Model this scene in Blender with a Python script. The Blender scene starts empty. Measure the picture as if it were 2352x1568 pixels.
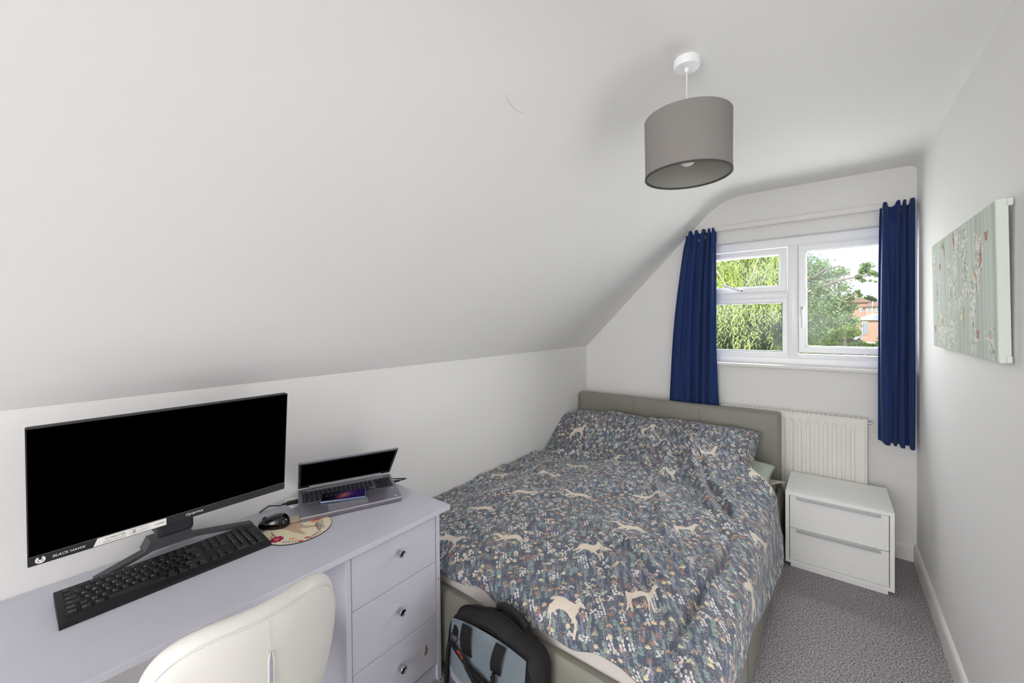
import bpy, bmesh, math, random
import numpy as np
from mathutils import Vector, Matrix

S = bpy.context.scene
C = S.collection
PI = math.pi
rng = random.Random(7)
nrg = np.random.default_rng(11)

# ------------------------------------------------------------------ camera
cam_d = bpy.data.cameras.new('camera')
cam = bpy.data.objects.new('camera', cam_d)
C.objects.link(cam)
R_ = Vector((0.78393356, 0.62075241, -0.01070607)).normalized(); F_ = Vector((-0.62084226, 0.78386248, -0.0107006)).normalized()
U_ = R_.cross(F_)
F_ = U_.cross(R_)
M = Matrix((R_, U_, -F_)).transposed().to_4x4()
M.translation = Vector((0, 0, 1.4))
cam.matrix_world = M
cam_d.sensor_width = 36.0
cam_d.sensor_fit = 'HORIZONTAL'
cam_d.lens = 928.4 / 2352 * 36
cam_d.shift_y = -34.25 / 2352
cam_d.clip_start = 0.02
cam_d.clip_end = 500
S.camera = cam

# ------------------------------------------------------------------ light and exposure
S.view_settings.view_transform = 'Standard'
S.view_settings.look = 'None'
S.view_settings.gamma = 1.0
S.view_settings.use_curve_mapping = False
S.view_settings.exposure = 0.06
S.cycles.diffuse_bounces = 8
S.cycles.max_bounces = 12
S.cycles.transparent_max_bounces = 12
S.cycles.sample_clamp_indirect = 8.0

def make_world():
    w = bpy.data.worlds.new('sky'); S.world = w; w.use_nodes = True
    nt = w.node_tree; nt.nodes.clear()
    N = nt.nodes.new; L = nt.links.new
    out = N('ShaderNodeOutputWorld'); bg = N('ShaderNodeBackground')
    tc = N('ShaderNodeTexCoord'); mp = N('ShaderNodeMapping')
    mp.inputs['Scale'].default_value = (1.0, 1.0, 2.4)
    mp.inputs['Location'].default_value = (0.37, 0.0, 0.15)
    no = N('ShaderNodeTexNoise'); no.inputs['Scale'].default_value = 3.2; no.inputs['Detail'].default_value = 6
    no.inputs['Roughness'].default_value = 0.55
    cr = N('ShaderNodeValToRGB')
    cr.color_ramp.elements[0].position = 0.40; cr.color_ramp.elements[0].color = (0.48, 0.66, 0.97, 1)
    cr.color_ramp.elements[1].position = 0.52; cr.color_ramp.elements[1].color = (1.0, 1.0, 1.02, 1)
    sx = N('ShaderNodeSeparateXYZ')
    hz = N('ShaderNodeMapRange'); hz.inputs['From Min'].default_value = 0.03; hz.inputs['From Max'].default_value = 0.13
    mix = N('ShaderNodeMix'); mix.data_type = 'RGBA'
    mix.inputs['A'].default_value = (1.0, 1.0, 1.02, 1)
    L(tc.outputs['Generated'], mp.inputs['Vector']); L(mp.outputs['Vector'], no.inputs['Vector'])
    L(no.outputs['Fac'], cr.inputs['Fac']); L(tc.outputs['Generated'], sx.inputs[0])
    L(sx.outputs['Z'], hz.inputs['Value']); L(hz.outputs['Result'], mix.inputs['Factor'])
    L(cr.outputs['Color'], mix.inputs['B']); L(mix.outputs['Result'], bg.inputs['Color'])
    bg.inputs['Strength'].default_value = 1.4
    L(bg.outputs[0], out.inputs[0])
make_world()

def light(name, kind, loc, rot, energy, size=None, size_y=None, color=(1, 1, 1)):
    d = bpy.data.lights.new(name, kind); d.energy = energy; d.color = color
    if kind == 'AREA':
        d.shape = 'RECTANGLE'; d.size = size; d.size_y = size_y or size
    o = bpy.data.objects.new(name, d); C.objects.link(o)
    o.location = loc; o.rotation_euler = rot
    return o
sun = light('sun', 'SUN', (0, -5, 20), (math.radians(48), 0, math.radians(-25)), 5.5, color=(1, .96, .9))
sun.data.angle = math.radians(3)
# added fill lamp behind the camera, set before an invented doorway
light('rear_fill_light', 'AREA', (-0.35, -2.62, 1.15), (math.radians(90), 0, 0), 59, 1.15, 1.95, (0.985, 0.985, 1.0))
# second added fill lamp, unseen, in an opening invented for it in the right wall
light('side_fill_light', 'AREA', (0.47, 1.06, .85), (0, math.radians(90), 0), 6.5, 1.5, .62, (0.985, 0.985, 1.0))
# daylight entering at the window
light('window_daylight', 'AREA', (-0.2, 3.62, 1.65), (math.radians(-84), 0, 0), 41, 1.15, .85, (0.97, 0.985, 1.0))

# ------------------------------------------------------------------ helpers
def tag(o, label=None, cat=None, group=None, kind=None):
    if label: o['label'] = label
    if cat: o['category'] = cat
    if group: o['group'] = group
    if kind: o['kind'] = kind
    return o

def empty(name, loc=(0, 0, 0), rotz=0.0, label=None, cat=None, group=None, kind=None):
    o = bpy.data.objects.new(name, None); C.objects.link(o)
    o.location = loc; o.rotation_euler = (0, 0, rotz); o.empty_display_size = 0.05
    return tag(o, label, cat, group, kind)

class MB:
    """collects geometry and links it as one mesh object"""
    def __init__(s):
        s.v = []; s.f = []; s.m = []; s.uv = {}
    def raw(s, verts, faces, mi=0):
        b = len(s.v); s.v += [tuple(p) for p in verts]
        for f in faces:
            s.f.append(tuple(b + i for i in f)); s.m.append(mi)
        return s
    def bm(s, bm, mi=0, mat=None):
        bm.verts.ensure_lookup_table()
        bm.verts.index_update()
        vs = [(mat @ v.co if mat else v.co.copy()) for v in bm.verts]
        s.raw(vs, [[v.index for v in f.verts] for f in bm.faces], mi); bm.free(); return s
    def box(s, lo, hi, bev=0.0, seg=2, mi=0, mat=None):
        bm = bmesh.new()
        bmesh.ops.create_cube(bm, size=1)
        for v in bm.verts:
            v.co = Vector([lo[i] + (v.co[i] + .5) * (hi[i] - lo[i]) for i in range(3)])
        if bev > 0:
            bmesh.ops.bevel(bm, geom=bm.edges[:], offset=bev, segments=seg, profile=.5, affect='EDGES', clamp_overlap=True)
        return s.bm(bm, mi, mat)
    def tube(s, pts, r, n=8, mi=0, cap=True):
        pts = [Vector(p) for p in pts]; rs = r if isinstance(r, (list, tuple)) else [r] * len(pts)
        vs = []; fs = []
        up = Vector((0, 0, 1)); prev = None
        for i, p in enumerate(pts):
            t = (pts[min(i + 1, len(pts) - 1)] - pts[max(i - 1, 0)])
            if t.length < 1e-9: t = Vector((0, 0, 1))
            t.normalize()
            if prev is None:
                a = t.cross(up)
                if a.length < 1e-3: a = t.cross(Vector((1, 0, 0)))
            else:
                a = prev - t * prev.dot(t)
            a.normalize(); prev = a.copy(); b = t.cross(a)
            for k in range(n):
                an = 2 * PI * k / n
                vs.append(p + (a * math.cos(an) + b * math.sin(an)) * rs[i])
        for i in range(len(pts) - 1):
            for k in range(n):
                fs.append((i * n + k, i * n + (k + 1) % n, (i + 1) * n + (k + 1) % n, (i + 1) * n + k))
        if cap:
            fs.append(tuple(range(n - 1, -1, -1))); q = (len(pts) - 1) * n; fs.append(tuple(q + k for k in range(n)))
        return s.raw(vs, fs, mi)
    def lathe(s, prof, n=32, mi=0, mat=None, closed=False):
        """prof: (r, z) list around local Z"""
        vs = []; fs = []
        for (r, z) in prof:
            for k in range(n):
                a = 2 * PI * k / n; p = Vector((r * math.cos(a), r * math.sin(a), z)); vs.append(mat @ p if mat else p)
        m = len(prof)
        for i in range(m if closed else m - 1):
            j = (i + 1) % m
            for k in range(n):
                fs.append((i * n + k, i * n + (k + 1) % n, j * n + (k + 1) % n, j * n + k))
        if not closed:
            if prof[0][0] > 1e-6: fs.append(tuple(range(n - 1, -1, -1)))
            if prof[-1][0] > 1e-6: fs.append(tuple((m - 1) * n + k for k in range(n)))
        return s.raw(vs, fs, mi)
    def prism(s, poly, d0, d1, fr=None, mi=0):
        """poly: 2-D points; fr: (origin, ax, ay, an); extruded from d0 to d1 along an"""
        o, ax, ay, an = fr or (Vector((0, 0, 0)), Vector((1, 0, 0)), Vector((0, 1, 0)), Vector((0, 0, 1)))
        n = len(poly)
        vs = [o + ax * p[0] + ay * p[1] + an * d for d in (d0, d1) for p in poly]
        fs = [tuple(range(n - 1, -1, -1)), tuple(range(n, 2 * n))] + [(i, (i + 1) % n, n + (i + 1) % n, n + i) for i in range(n)]
        return s.raw(vs, fs, mi)
    def build(s, name, mats, parent=None, smooth=None, loc=None):
        me = bpy.data.meshes.new(name)
        me.from_pydata(s.v, [], s.f); 
        for m in (mats if isinstance(mats, (list, tuple)) else [mats]): me.materials.append(m)
        if len(me.materials) > 1: me.polygons.foreach_set('material_index', s.m)
        bm = bmesh.new(); bm.from_mesh(me); bmesh.ops.recalc_face_normals(bm, faces=bm.faces[:]); bm.to_mesh(me); bm.free()
        me.update()
        if smooth is not None: shade(me, smooth)
        return link(name, me, parent, loc)

def shade(me, ang):
    me.polygons.foreach_set('use_smooth', [True] * len(me.polygons))
    if ang < 179:
        try: me.set_sharp_from_angle(angle=math.radians(ang))
        except Exception: pass

def link(name, me, parent=None, loc=None):
    o = bpy.data.objects.new(name, me); C.objects.link(o)
    if parent is not None: o.parent = parent
    if loc is not None: o.location = loc
    return o

def copy_tree(o, parent=None):
    c = o.copy(); C.objects.link(c); c.parent = parent
    for ch in list(o.children): copy_tree(ch, c)
    return c

def grid_mesh(name, P, mats, parent=None, uv=None, closed_u=False, smooth=179, flip=False):
    """P: array (nv, nu, 3)"""
    nv, nu = P.shape[:2]
    idx = np.arange(nv * nu).reshape(nv, nu)
    a = idx[:-1, :-1]; b = idx[:-1, 1:]; c = idx[1:, 1:]; d = idx[1:, :-1]
    F = np.stack([a, b, c, d], -1).reshape(-1, 4)
    if flip: F = F[:, ::-1]
    me = bpy.data.meshes.new(name)
    me.vertices.add(nv * nu); me.vertices.foreach_set('co', P.reshape(-1).astype(np.float32))
    me.loops.add(F.size); me.loops.foreach_set('vertex_index', F.reshape(-1).astype(np.int32))
    me.polygons.add(len(F)); me.polygons.foreach_set('loop_start', np.arange(0, F.size, 4, dtype=np.int32))
    try: me.polygons.foreach_set('loop_total', np.full(len(F), 4, dtype=np.int32))
    except Exception: pass
    if uv is not None:
        ul = me.uv_layers.new(name='UVMap')
        ul.data.foreach_set('uv', uv.reshape(-1, 2)[F.reshape(-1)].reshape(-1).astype(np.float32))
    me.update(calc_edges=True); me.validate()
    for m in (mats if isinstance(mats, (list, tuple)) else [mats]): me.materials.append(m)
    shade(me, smooth)
    return link(name, me, parent)

def quads_mesh(name, V, mats, parent=None, nper=4):
    """V: (n, nper, 3) separate polygons, e.g. leaves"""
    n = len(V); me = bpy.data.meshes.new(name)
    me.vertices.add(n * nper); me.vertices.foreach_set('co', V.reshape(-1).astype(np.float32))
    me.loops.add(n * nper); me.loops.foreach_set('vertex_index', np.arange(n * nper, dtype=np.int32))
    me.polygons.add(n); me.polygons.foreach_set('loop_start', np.arange(0, n * nper, nper, dtype=np.int32))
    try: me.polygons.foreach_set('loop_total', np.full(n, nper, dtype=np.int32))
    except Exception: pass
    me.update(calc_edges=True); me.validate()
    for m in (mats if isinstance(mats, (list, tuple)) else [mats]): me.materials.append(m)
    return link(name, me, parent)

_txt = {}
def text_geo(s):
    """(verts, faces) of a word of size 1, lower left at the origin"""
    if s not in _txt:
        cu = bpy.data.curves.new('t', 'FONT'); cu.body = s; cu.size = 1.0; cu.resolution_u = 2
        ob = bpy.data.objects.new('t', cu)
        me = bpy.data.meshes.new_from_object(ob)
        v = [(p.co.x, p.co.y) for p in me.vertices]; f = [tuple(p.vertices) for p in me.polygons]
        bpy.data.objects.remove(ob); bpy.data.meshes.remove(me); bpy.data.curves.remove(cu)
        _txt[s] = (v, f)
    return _txt[s]
def put_text(mb, s, o, ax, ay, size, mi=0, width=None, shear=0.0, centre=False):
    v, f = text_geo(s)
    if not v: return
    x0 = min(p[0] for p in v); x1 = max(p[0] for p in v); y0 = min(p[1] for p in v); y1 = max(p[1] for p in v)
    k = size / 0.7
    kx = (width / (x1 - x0)) if width else k
    o = Vector(o); ax = Vector(ax).normalized(); ay = Vector(ay).normalized()
    if centre: o = o - ax * (x1 - x0) * kx / 2 - ay * (y1 - y0) * k / 2
    mb.raw([o + ax * ((p[0] - x0) * kx + shear * (p[1] - y0) * k) + ay * ((p[1] - y0) * k) for p in v], f, mi)

# ------------------------------------------------------------------ materials
def srgb(r, g, b):
    f = lambda c: (c / 255 / 12.92) if c / 255 <= .04045 else ((c / 255 + .055) / 1.055) ** 2.4
    return (f(r), f(g), f(b), 1)
def mat(name, col, rough=.5, metal=0.0, spec=.5, bump=None, noise=None, coat=0.0, trans=None, coords='Object', sheen=0.0):
    """bump: (scale, strength, detail); noise: (scale, amount, detail) lightness mottling of the thing itself"""
    m = bpy.data.materials.new(name); m.use_nodes = True
    nt = m.node_tree; b = nt.nodes['Principled BSDF']; N = nt.nodes.new; L = nt.links.new
    b.inputs['Base Color'].default_value = col; b.inputs['Roughness'].default_value = rough
    b.inputs['Metallic'].default_value = metal; b.inputs['Specular IOR Level'].default_value = spec
    if coat: b.inputs['Coat Weight'].default_value = coat; b.inputs['Coat Roughness'].default_value = .1
    if sheen: b.inputs['Sheen Weight'].default_value = sheen; b.inputs['Sheen Roughness'].default_value = .4
    tc = N('ShaderNodeTexCoord')
    if noise:
        no = N('ShaderNodeTexNoise'); no.inputs['Scale'].default_value = noise[0]; no.inputs['Detail'].default_value = noise[2]
        hs = N('ShaderNodeHueSaturation'); hs.inputs['Color'].default_value = col
        mr = N('ShaderNodeMapRange'); mr.inputs['From Min'].default_value = .3; mr.inputs['From Max'].default_value = .7
        mr.inputs['To Min'].default_value = 1 - noise[1]; mr.inputs['To Max'].default_value = 1 + noise[1]
        L(tc.outputs[coords], no.inputs['Vector']); L(no.outputs['Fac'], mr.inputs['Value'])
        L(mr.outputs['Result'], hs.inputs['Value']); L(hs.outputs['Color'], b.inputs['Base Color'])
    if bump:
        n2 = N('ShaderNodeTexNoise'); n2.inputs['Scale'].default_value = bump[0]; n2.inputs['Detail'].default_value = bump[2]
        bp = N('ShaderNodeBump'); bp.inputs['Strength'].default_value = bump[1]; bp.inputs['Distance'].default_value = .002
        L(tc.outputs[coords], n2.inputs['Vector']); L(n2.outputs['Fac'], bp.inputs['Height']); L(bp.outputs['Normal'], b.inputs['Normal'])
    return m

M_wall = mat('white_wall_paint', srgb(231, 230, 228), .75, spec=.25, bump=(160, .10, 3), noise=(1.2, .012, 2))
M_ceil = mat('white_ceiling_paint', srgb(230, 229, 227), .85, spec=.15, bump=(110, .12, 3), noise=(1.2, .012, 2))
M_gloss = mat('white_gloss_paint', srgb(228, 226, 221), .35, spec=.4)
M_upvc = mat('white_upvc', srgb(248, 249, 251), .28, spec=.45)
M_unit = mat('white_laminate', srgb(247, 247, 245), .38, spec=.4)
M_dark = mat('dark_gap', srgb(60, 60, 60), .8)
M_alu = mat('brushed_aluminium', srgb(205, 205, 206), .38, metal=.55)
M_chrome = mat('chrome', srgb(200, 200, 205), .18, metal=1)
M_rad = mat('radiator_enamel', srgb(232, 231, 224), .4, spec=.4)
M_desk = mat('grey_lilac_paint', srgb(196, 195, 206), .5, spec=.35, bump=(300, .12, 2), noise=(6, .02, 3))
M_pvc = mat('white_leatherette', srgb(212, 210, 204), .38, spec=.45, bump=(420, .10, 2))
M_leather = mat('taupe_leatherette', srgb(134, 132, 122), .42, spec=.4, bump=(380, .18, 2))
M_navy = mat('navy_curtain_fabric', srgb(28, 50, 100), .75, spec=.25, bump=(900, .25, 1), sheen=.15)
M_black = mat('black_plastic', srgb(26, 26, 28), .45, spec=.4)
M_blackg = mat('black_gloss', srgb(10, 10, 11), .12, spec=.5)
M_screen = mat('switched_off_screen', (0, 0, 0, 1), .6, spec=0.0)
M_bezel = mat('dark_grey_bezel', srgb(44, 44, 48), .5, spec=.3)
M_stand = mat('charcoal_stand', srgb(78, 78, 82), .5, spec=.35)
M_key = mat('keycap_black', srgb(18, 18, 19), .4, spec=.4)
M_legend = mat('legend_white', srgb(205, 210, 215), .6)
M_legendb = mat('legend_blue', srgb(110, 150, 175), .6)
M_white = mat('white_print', srgb(238, 236, 230), .6)
M_ink = mat('black_print', srgb(30, 30, 32), .6)
M_greyink = mat('grey_print', srgb(120, 120, 120), .6)
M_silver = mat('silver_laptop_shell', srgb(134, 130, 142), .36, metal=.55)
M_silver2 = mat('bright_silver', srgb(215, 213, 214), .28, metal=.7)
M_lkey = mat('laptop_keycap', srgb(52, 52, 62), .45)
M_cord = mat('cream_flex', srgb(232, 228, 214), .5)
M_shade = mat('grey_shade_fabric', srgb(140, 136, 132), .85, spec=.15, bump=(700, .25, 1), noise=(420, .05, 2))
M_shadein = mat('shade_lining', srgb(150, 150, 142), .8, spec=.15)
M_sheet = mat('white_sheet', srgb(216, 210, 204), .85, spec=.15)
M_green = mat('pale_green_cotton', srgb(200, 210, 200), .85, spec=.15)

# ------------------------------------------------------------------ printed patterns, drawn into generated images
class Stamp:
    def __init__(s, w, h, ppm, ss=2):
        s.k = ppm * ss; s.ss = ss; s.w = int(w * ppm) * ss; s.h = int(h * ppm) * ss
        s.rgb = np.zeros((s.h, s.w, 3), np.float32); s.a = np.zeros((s.h, s.w), np.float32)
    def poly(s, pts, col):
        p = np.asarray(pts, np.float32) * s.k
        x0 = max(int(p[:, 0].min()), 0); x1 = min(int(p[:, 0].max()) + 2, s.w); y0 = max(int(p[:, 1].min()), 0); y1 = min(int(p[:, 1].max()) + 2, s.h)
        if x1 <= x0 or y1 <= y0: return
        X = np.arange(x0, x1, dtype=np.float32)[None, :] + .5; Y = np.arange(y0, y1, dtype=np.float32)[:, None] + .5
        ins = np.zeros((y1 - y0, x1 - x0), bool)
        q = np.roll(p, -1, 0)
        for (ax, ay), (bx, by) in zip(p, q):
            if ay == by: continue
            c = ((ay > Y) != (by > Y)) & (X < (bx - ax) * (Y - ay) / (by - ay) + ax)
            ins ^= c
        s.rgb[y0:y1, x0:x1][ins] = col[:3]; s.a[y0:y1, x0:x1][ins] = 1
    def line(s, pts, wd, col):
        for a, b in zip(pts[:-1], pts[1:]):
            a = np.array(a, float); b = np.array(b, float); d = b - a; l = np.hypot(*d) + 1e-9; n = np.array([-d[1], d[0]]) / l * wd / 2; e = d / l * wd * .3
            s.poly([a + n - e, b + n + e, b - n + e, a - n - e], col)
    def disc(s, x, y, rx, col, ry=None, ang=0, n=14):
        ry = ry or rx; t = np.arange(n) * 2 * PI / n
        c, q = math.cos(ang), math.sin(ang)
        s.poly([(x + rx * math.cos(a) * c - ry * math.sin(a) * q, y + rx * math.cos(a) * q + ry * math.sin(a) * c) for a in t], col)
    def leaf(s, x, y, ang, ln, wd, col, vein=None):
        pts = []
        for k in range(9):
            t = k / 8; pts.append((t * ln, wd / 2 * math.sin(PI * t ** .8)))
        pts += [(p[0], -p[1]) for p in pts[-2:0:-1]]
        c, q = math.cos(ang), math.sin(ang)
        s.poly([(x + p[0] * c - p[1] * q, y + p[0] * q + p[1] * c) for p in pts], col)
        if vein is not None: s.line([(x, y), (x + ln * .85 * c, y + ln * .85 * q)], max(wd * .08, .5), vein)
    def out(s):
        h, w = s.h // s.ss, s.w // s.ss
        a = s.a[:h * s.ss, :w * s.ss]; r = s.rgb[:h * s.ss, :w * s.ss] * a[..., None]
        A = a.reshape(h, s.ss, w, s.ss).mean((1, 3)); R = r.reshape(h, s.ss, w, s.ss, 3).mean((1, 3))
        return R / np.maximum(A, 1e-4)[..., None], A
def c3(r, g, b): return np.array([r, g, b], np.float32) / 255
def blit(arr, st, x, y):
    rgb, A = st; h, w = A.shape; H, W = arr.shape[:2]
    x = int(x); y = int(y); x0 = max(x, 0); y0 = max(y, 0); x1 = min(x + w, W); y1 = min(y + h, H)
    if x1 <= x0 or y1 <= y0: return
    a = A[y0 - y:y1 - y, x0 - x:x1 - x, None]
    arr[y0:y1, x0:x1] = arr[y0:y1, x0:x1] * (1 - a) + rgb[y0 - y:y1 - y, x0 - x:x1 - x] * a
def to_image(name, arr):
    h, w = arr.shape[:2]
    im = bpy.data.images.new(name, w, h, alpha=False)
    px = np.ones((h, w, 4), np.float32); px[..., :3] = np.clip(arr, 0, 1)
    im.pixels.foreach_set(px.reshape(-1)); im.update(); im.pack()
    return im
def img_mat(name, im, rough=.85, spec=.15, bump=None, sheen=0.0):
    m = mat(name, (.5, .5, .5, 1), rough, spec=spec, bump=bump, sheen=sheen)
    nt = m.node_tree; t = nt.nodes.new('ShaderNodeTexImage'); t.image = im; t.extension = 'REPEAT'
    uvn = nt.nodes.new('ShaderNodeUVMap'); uvn.uv_map = 'UVMap'
    nt.links.new(uvn.outputs[0], t.inputs[0]); nt.links.new(t.outputs[0], nt.nodes['Principled BSDF'].inputs['Base Color'])
    return m

PR = math.radians(27)                        # the duvet lies askew, so its print is turned on the bed
def print_uv(u, v): return u * math.cos(PR) + v * math.sin(PR), -u * math.sin(PR) + v * math.cos(PR) + .80
def bedding_print():
    W, H, ppm = 2.60, 2.72, .86            # metres, pixels per millimetre
    w, h = int(W * 1000 * ppm), int(H * 1000 * ppm)
    arr = np.empty((h, w, 3), np.float32); arr[:] = c3(87, 93, 107)
    arr *= (1 + .05 * (nrg.random((h, w, 1)).astype(np.float32) - .5))
    cream = c3(226, 222, 215); stemc = c3(168, 170, 182); sage = c3(142, 166, 154); sage2 = c3(112, 140, 132); peach = c3(216, 182, 142); peach2 = c3(204, 166, 140)
    rust = c3(172, 126, 110); blue = c3(134, 145, 174); butter = c3(230, 214, 176); deer = c3(218, 206, 190)
    st = []; mp_ = ppm * .61
    for var in range(4):
        r = random.Random(40 + var); j = lambda a: r.uniform(-a, a)
        s = Stamp(46, 60, mp_); s.line([(23, 2), (22 + j(3), 30), (23 + j(6), 52)], 1.1, stemc)       # sage sprig
        for k in range(4):
            y = 14 + k * 9
            for sd in (-1, 1): s.leaf(22.5, y, PI / 2 - sd * (1.0 + j(.25)), 15 + j(3), 8.5, sage if (k + sd) % 3 else sage2, stemc)
        s.leaf(23, 48, PI / 2, 12, 7, sage); st.append((s.out(), 8))
        s = Stamp(50, 70, mp_); base = [(25 + 6 * math.sin(t * 1.6 + var), 2 + t * 62) for t in np.linspace(0, 1, 7)]   # fern
        s.line(base, 1.0, stemc)
        for k in range(12):
            t = .2 + k / 12 * .8; x = 25 + 6 * math.sin(t * 1.6 + var); y = 2 + t * 62; l = 15 * (1.15 - t)
            for sd in (-1, 1): s.leaf(x, y, PI / 2 - sd * 1.05, l, 3.6, sage)
        st.append((s.out(), 6))
        s = Stamp(56, 84, mp_); base = [(30, 2), (27, 30), (30 + j(6), 58), (24 + j(6), 76), (14, 78)]; s.line(base, 1.2, stemc)   # bellflowers
        for (x, y) in ((14, 72), (34, 66), (36, 50), (20, 46), (40, 34), (22, 30)):
            s.line([(28, y + 2), (x, y + 2)], .9, stemc); s.disc(x, y - 4, 6, cream, 7.5); s.poly([(x - 6.5, y - 6), (x + 6.5, y - 6), (x + 4, y - 12), (x, y - 9), (x - 4, y - 12)], cream)
        st.append((s.out(), 4))
        s = Stamp(44, 46, mp_)                                                                      # maple leaf
        pts = []
        for k in range(14):
            a = k / 14 * 2 * PI + PI / 2 + j(.1); rr = (19 if k % 2 == 0 else 9) * (.75 if abs(math.sin(a) + 1) < .3 else 1); pts.append((22 + rr * math.cos(a), 23 + rr * math.sin(a)))
        s.poly(pts, butter); s.line([(22, 23), (22 + j(4), 3)], 1.2, butter); st.append((s.out(), 3))
        s = Stamp(40, 78, mp_); s.line([(20, 2), (19 + j(3), 40), (20 + j(4), 72)], 1.3, stemc)       # peach buds
        for k in range(6):
            y = 26 + k * 8; sd = 1 if k % 2 else -1; s.line([(20, y - 6), (20 + sd * 8, y)], .9, stemc); s.leaf(20 + sd * 8, y - 2, PI / 2 - sd * .35, 11, 6.5, peach)
        s.leaf(20, 66, PI / 2, 11, 6.5, peach); st.append((s.out(), 4))
        s = Stamp(46, 60, mp_); s.line([(23, 2), (23 + j(3), 30)], 1.1, stemc)                         # five-leaf
        for k in range(5): s.leaf(23, 26, PI / 2 + (k - 2) * .62 + j(.1), 24 - abs(k - 2) * 3, 8, peach if var % 2 else butter)
        st.append((s.out(), 4))
        s = Stamp(38, 38, mp_)                                                                      # dandelion head
        for k in range(26):
            a = k / 26 * 2 * PI
            for rr in (4, 9, 13.5): s.disc(19 + rr * math.cos(a + rr), 19 + rr * math.sin(a + rr), 2.4, rust, 1.0, a + rr)
        s.disc(19, 19, 3.5, rust); st.append((s.out(), 4))
        s = Stamp(60, 80, mp_)                                                                      # coral branch
        def br(x, y, a, l, d):
            x2 = x + l * math.cos(a); y2 = y + l * math.sin(a); s.line([(x, y), (x2, y2)], .8 + d * .45, stemc if d > 1 else rust)
            if d > 0:
                for da in (-.55 + j(.15), .5 + j(.15)): br(x2, y2, a + da, l * .68, d - 1)
            else: s.disc(x2, y2, 2.3, rust)
        br(30, 2, PI / 2, 28, 3); st.append((s.out(), 4))
        s = Stamp(48, 70, mp_); s.line([(24, 2), (23 + j(4), 40)], 1.3, stemc)                         # white clover
        for k in range(7):
            x = 24 + j(15); y = 34 + k * 4.6; s.disc(x, y, 6.5, cream, 4.5)
            for q in range(6): s.disc(x + j(6), y + j(4), 2.2, cream)
        st.append((s.out(), 4))
        s = Stamp(40, 84, mp_)                                                                      # delphinium
        for k in range(70):
            y = 10 + k; s.disc(20 + j(11) * (1.05 - k / 90), y, 2.6 + j(.6), blue * (1 + j(.14)), 1.7, j(3))
        st.append((s.out(), 3))
        s = Stamp(40, 70, mp_); s.line([(20, 2), (21 + j(4), 35), (20 + j(5), 66)], .9, stemc)          # berry stalk
        for k in range(11):
            y = 14 + k * 5; sd = 1 if k % 2 else -1; s.line([(20, y - 4), (20 + sd * 9, y)], .7, stemc); s.disc(20 + sd * 9, y, 1.7, cream)
        st.append((s.out(), 4))
        s = Stamp(70, 90, mp_)                                                                      # bare twig
        def tw(x, y, a, l, d):
            x2 = x + l * math.cos(a); y2 = y + l * math.sin(a); s.line([(x, y), (x2, y2)], .7 + d * .4, stemc)
            if d > 0:
                for da in (-.5 + j(.2), .45 + j(.2)): tw(x2, y2, a + da, l * .72, d - 1)
            else: s.leaf(x2, y2, a, 6, 3, sage)
        tw(35, 2, PI / 2, 26, 3); st.append((s.out(), 4))
        s = Stamp(44, 44, mp_)                                                                      # seed flecks
        for k in range(14): s.leaf(j(16) + 22, j(16) + 22, PI / 2 + j(.9), 5.5, 2.3, [sage, cream, butter, stemc][k % 4])
        st.append((s.out(), 8))
        s = Stamp(40, 44, mp_); s.line([(20, 2), (18 + j(4), 22)], .9, stemc)                          # small four-petal flowers
        for (x, y) in ((20, 28), (10, 20), (30, 18)):
            for q in range(4): s.disc(x + 4.2 * math.cos(q * PI / 2 + .5), y + 4.2 * math.sin(q * PI / 2 + .5), 3.8, [peach2, peach, butter, cream][var])
            s.disc(x, y, 1.6, rust)
        st.append((s.out(), 6))
    pool = [q for q, n in st for _ in range(n)]
    # background layer of flecks, then a jittered lattice of motifs
    r = random.Random(5)
    heavy = [k for k, (q, n) in enumerate(st) if k % 14 in (0, 1, 2, 3, 4, 5, 6, 8, 9, 13)]
    thin = [k for k in range(len(st)) if k % 14 in (7, 10, 11, 12)]
    def scatter(ids, step, skip):
        ids = [k for k in ids for _ in range(st[k][1])]; step = step * ppm
        cells = [(i, k) for i in range(int(h / step) + 2) for k in range(int(w / step) + 2)]; r.shuffle(cells)
        for (i, k) in cells:
            if r.random() < skip: continue
            q = st[r.choice(ids)][0]; blit(arr, q, k * step + r.uniform(-.5, .5) * step - q[1].shape[1] / 2, i * step + r.uniform(-.5, .5) * step - q[1].shape[0] / 2)
    scatter([k for k in range(len(st)) if k % 14 == 12], 30, .2); scatter(heavy, 24, .08); scatter(thin, 27, .1)
    arr = arr * .92 + c3(110, 114, 124) * .08               # washed, faded inks
    # leaping and standing deer
    A = [(365, 600), (382, 612), (400, 615), (470, 625), (560, 665), (620, 680), (650, 655), (640, 622), (662, 648), (672, 618), (690, 648), (712, 662), (738, 705), (735, 722), (705, 714), (680, 700),
         (668, 725), (652, 765), (624, 802), (637, 850), (632, 905), (604, 945), (587, 978), (560, 965), (578, 928), (606, 888), (603, 850), (560, 805), (535, 772), (500, 750), (440, 733), (382, 745),
         (347, 762), (342, 800), (326, 850), (308, 845), (325, 790), (318, 752), (311, 800), (296, 795), (304, 740), (320, 690), (352, 680), (378, 655), (373, 625)]
    B = [(300, 690), (330, 640), (380, 612), (450, 620), (530, 650), (590, 655), (640, 625), (680, 605), (676, 580), (700, 600), (740, 612), (770, 632), (762, 645), (715, 648), (680, 665), (640, 700), (600, 720),
         (660, 750), (700, 800), (690, 812), (640, 775), (590, 740), (540, 730), (575, 790), (560, 800), (505, 735), (430, 715), (385, 705), (340, 760), (280, 800), (270, 788), (320, 745), (345, 700), (300, 740), (230, 765), (226, 752), (285, 715)]
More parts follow.
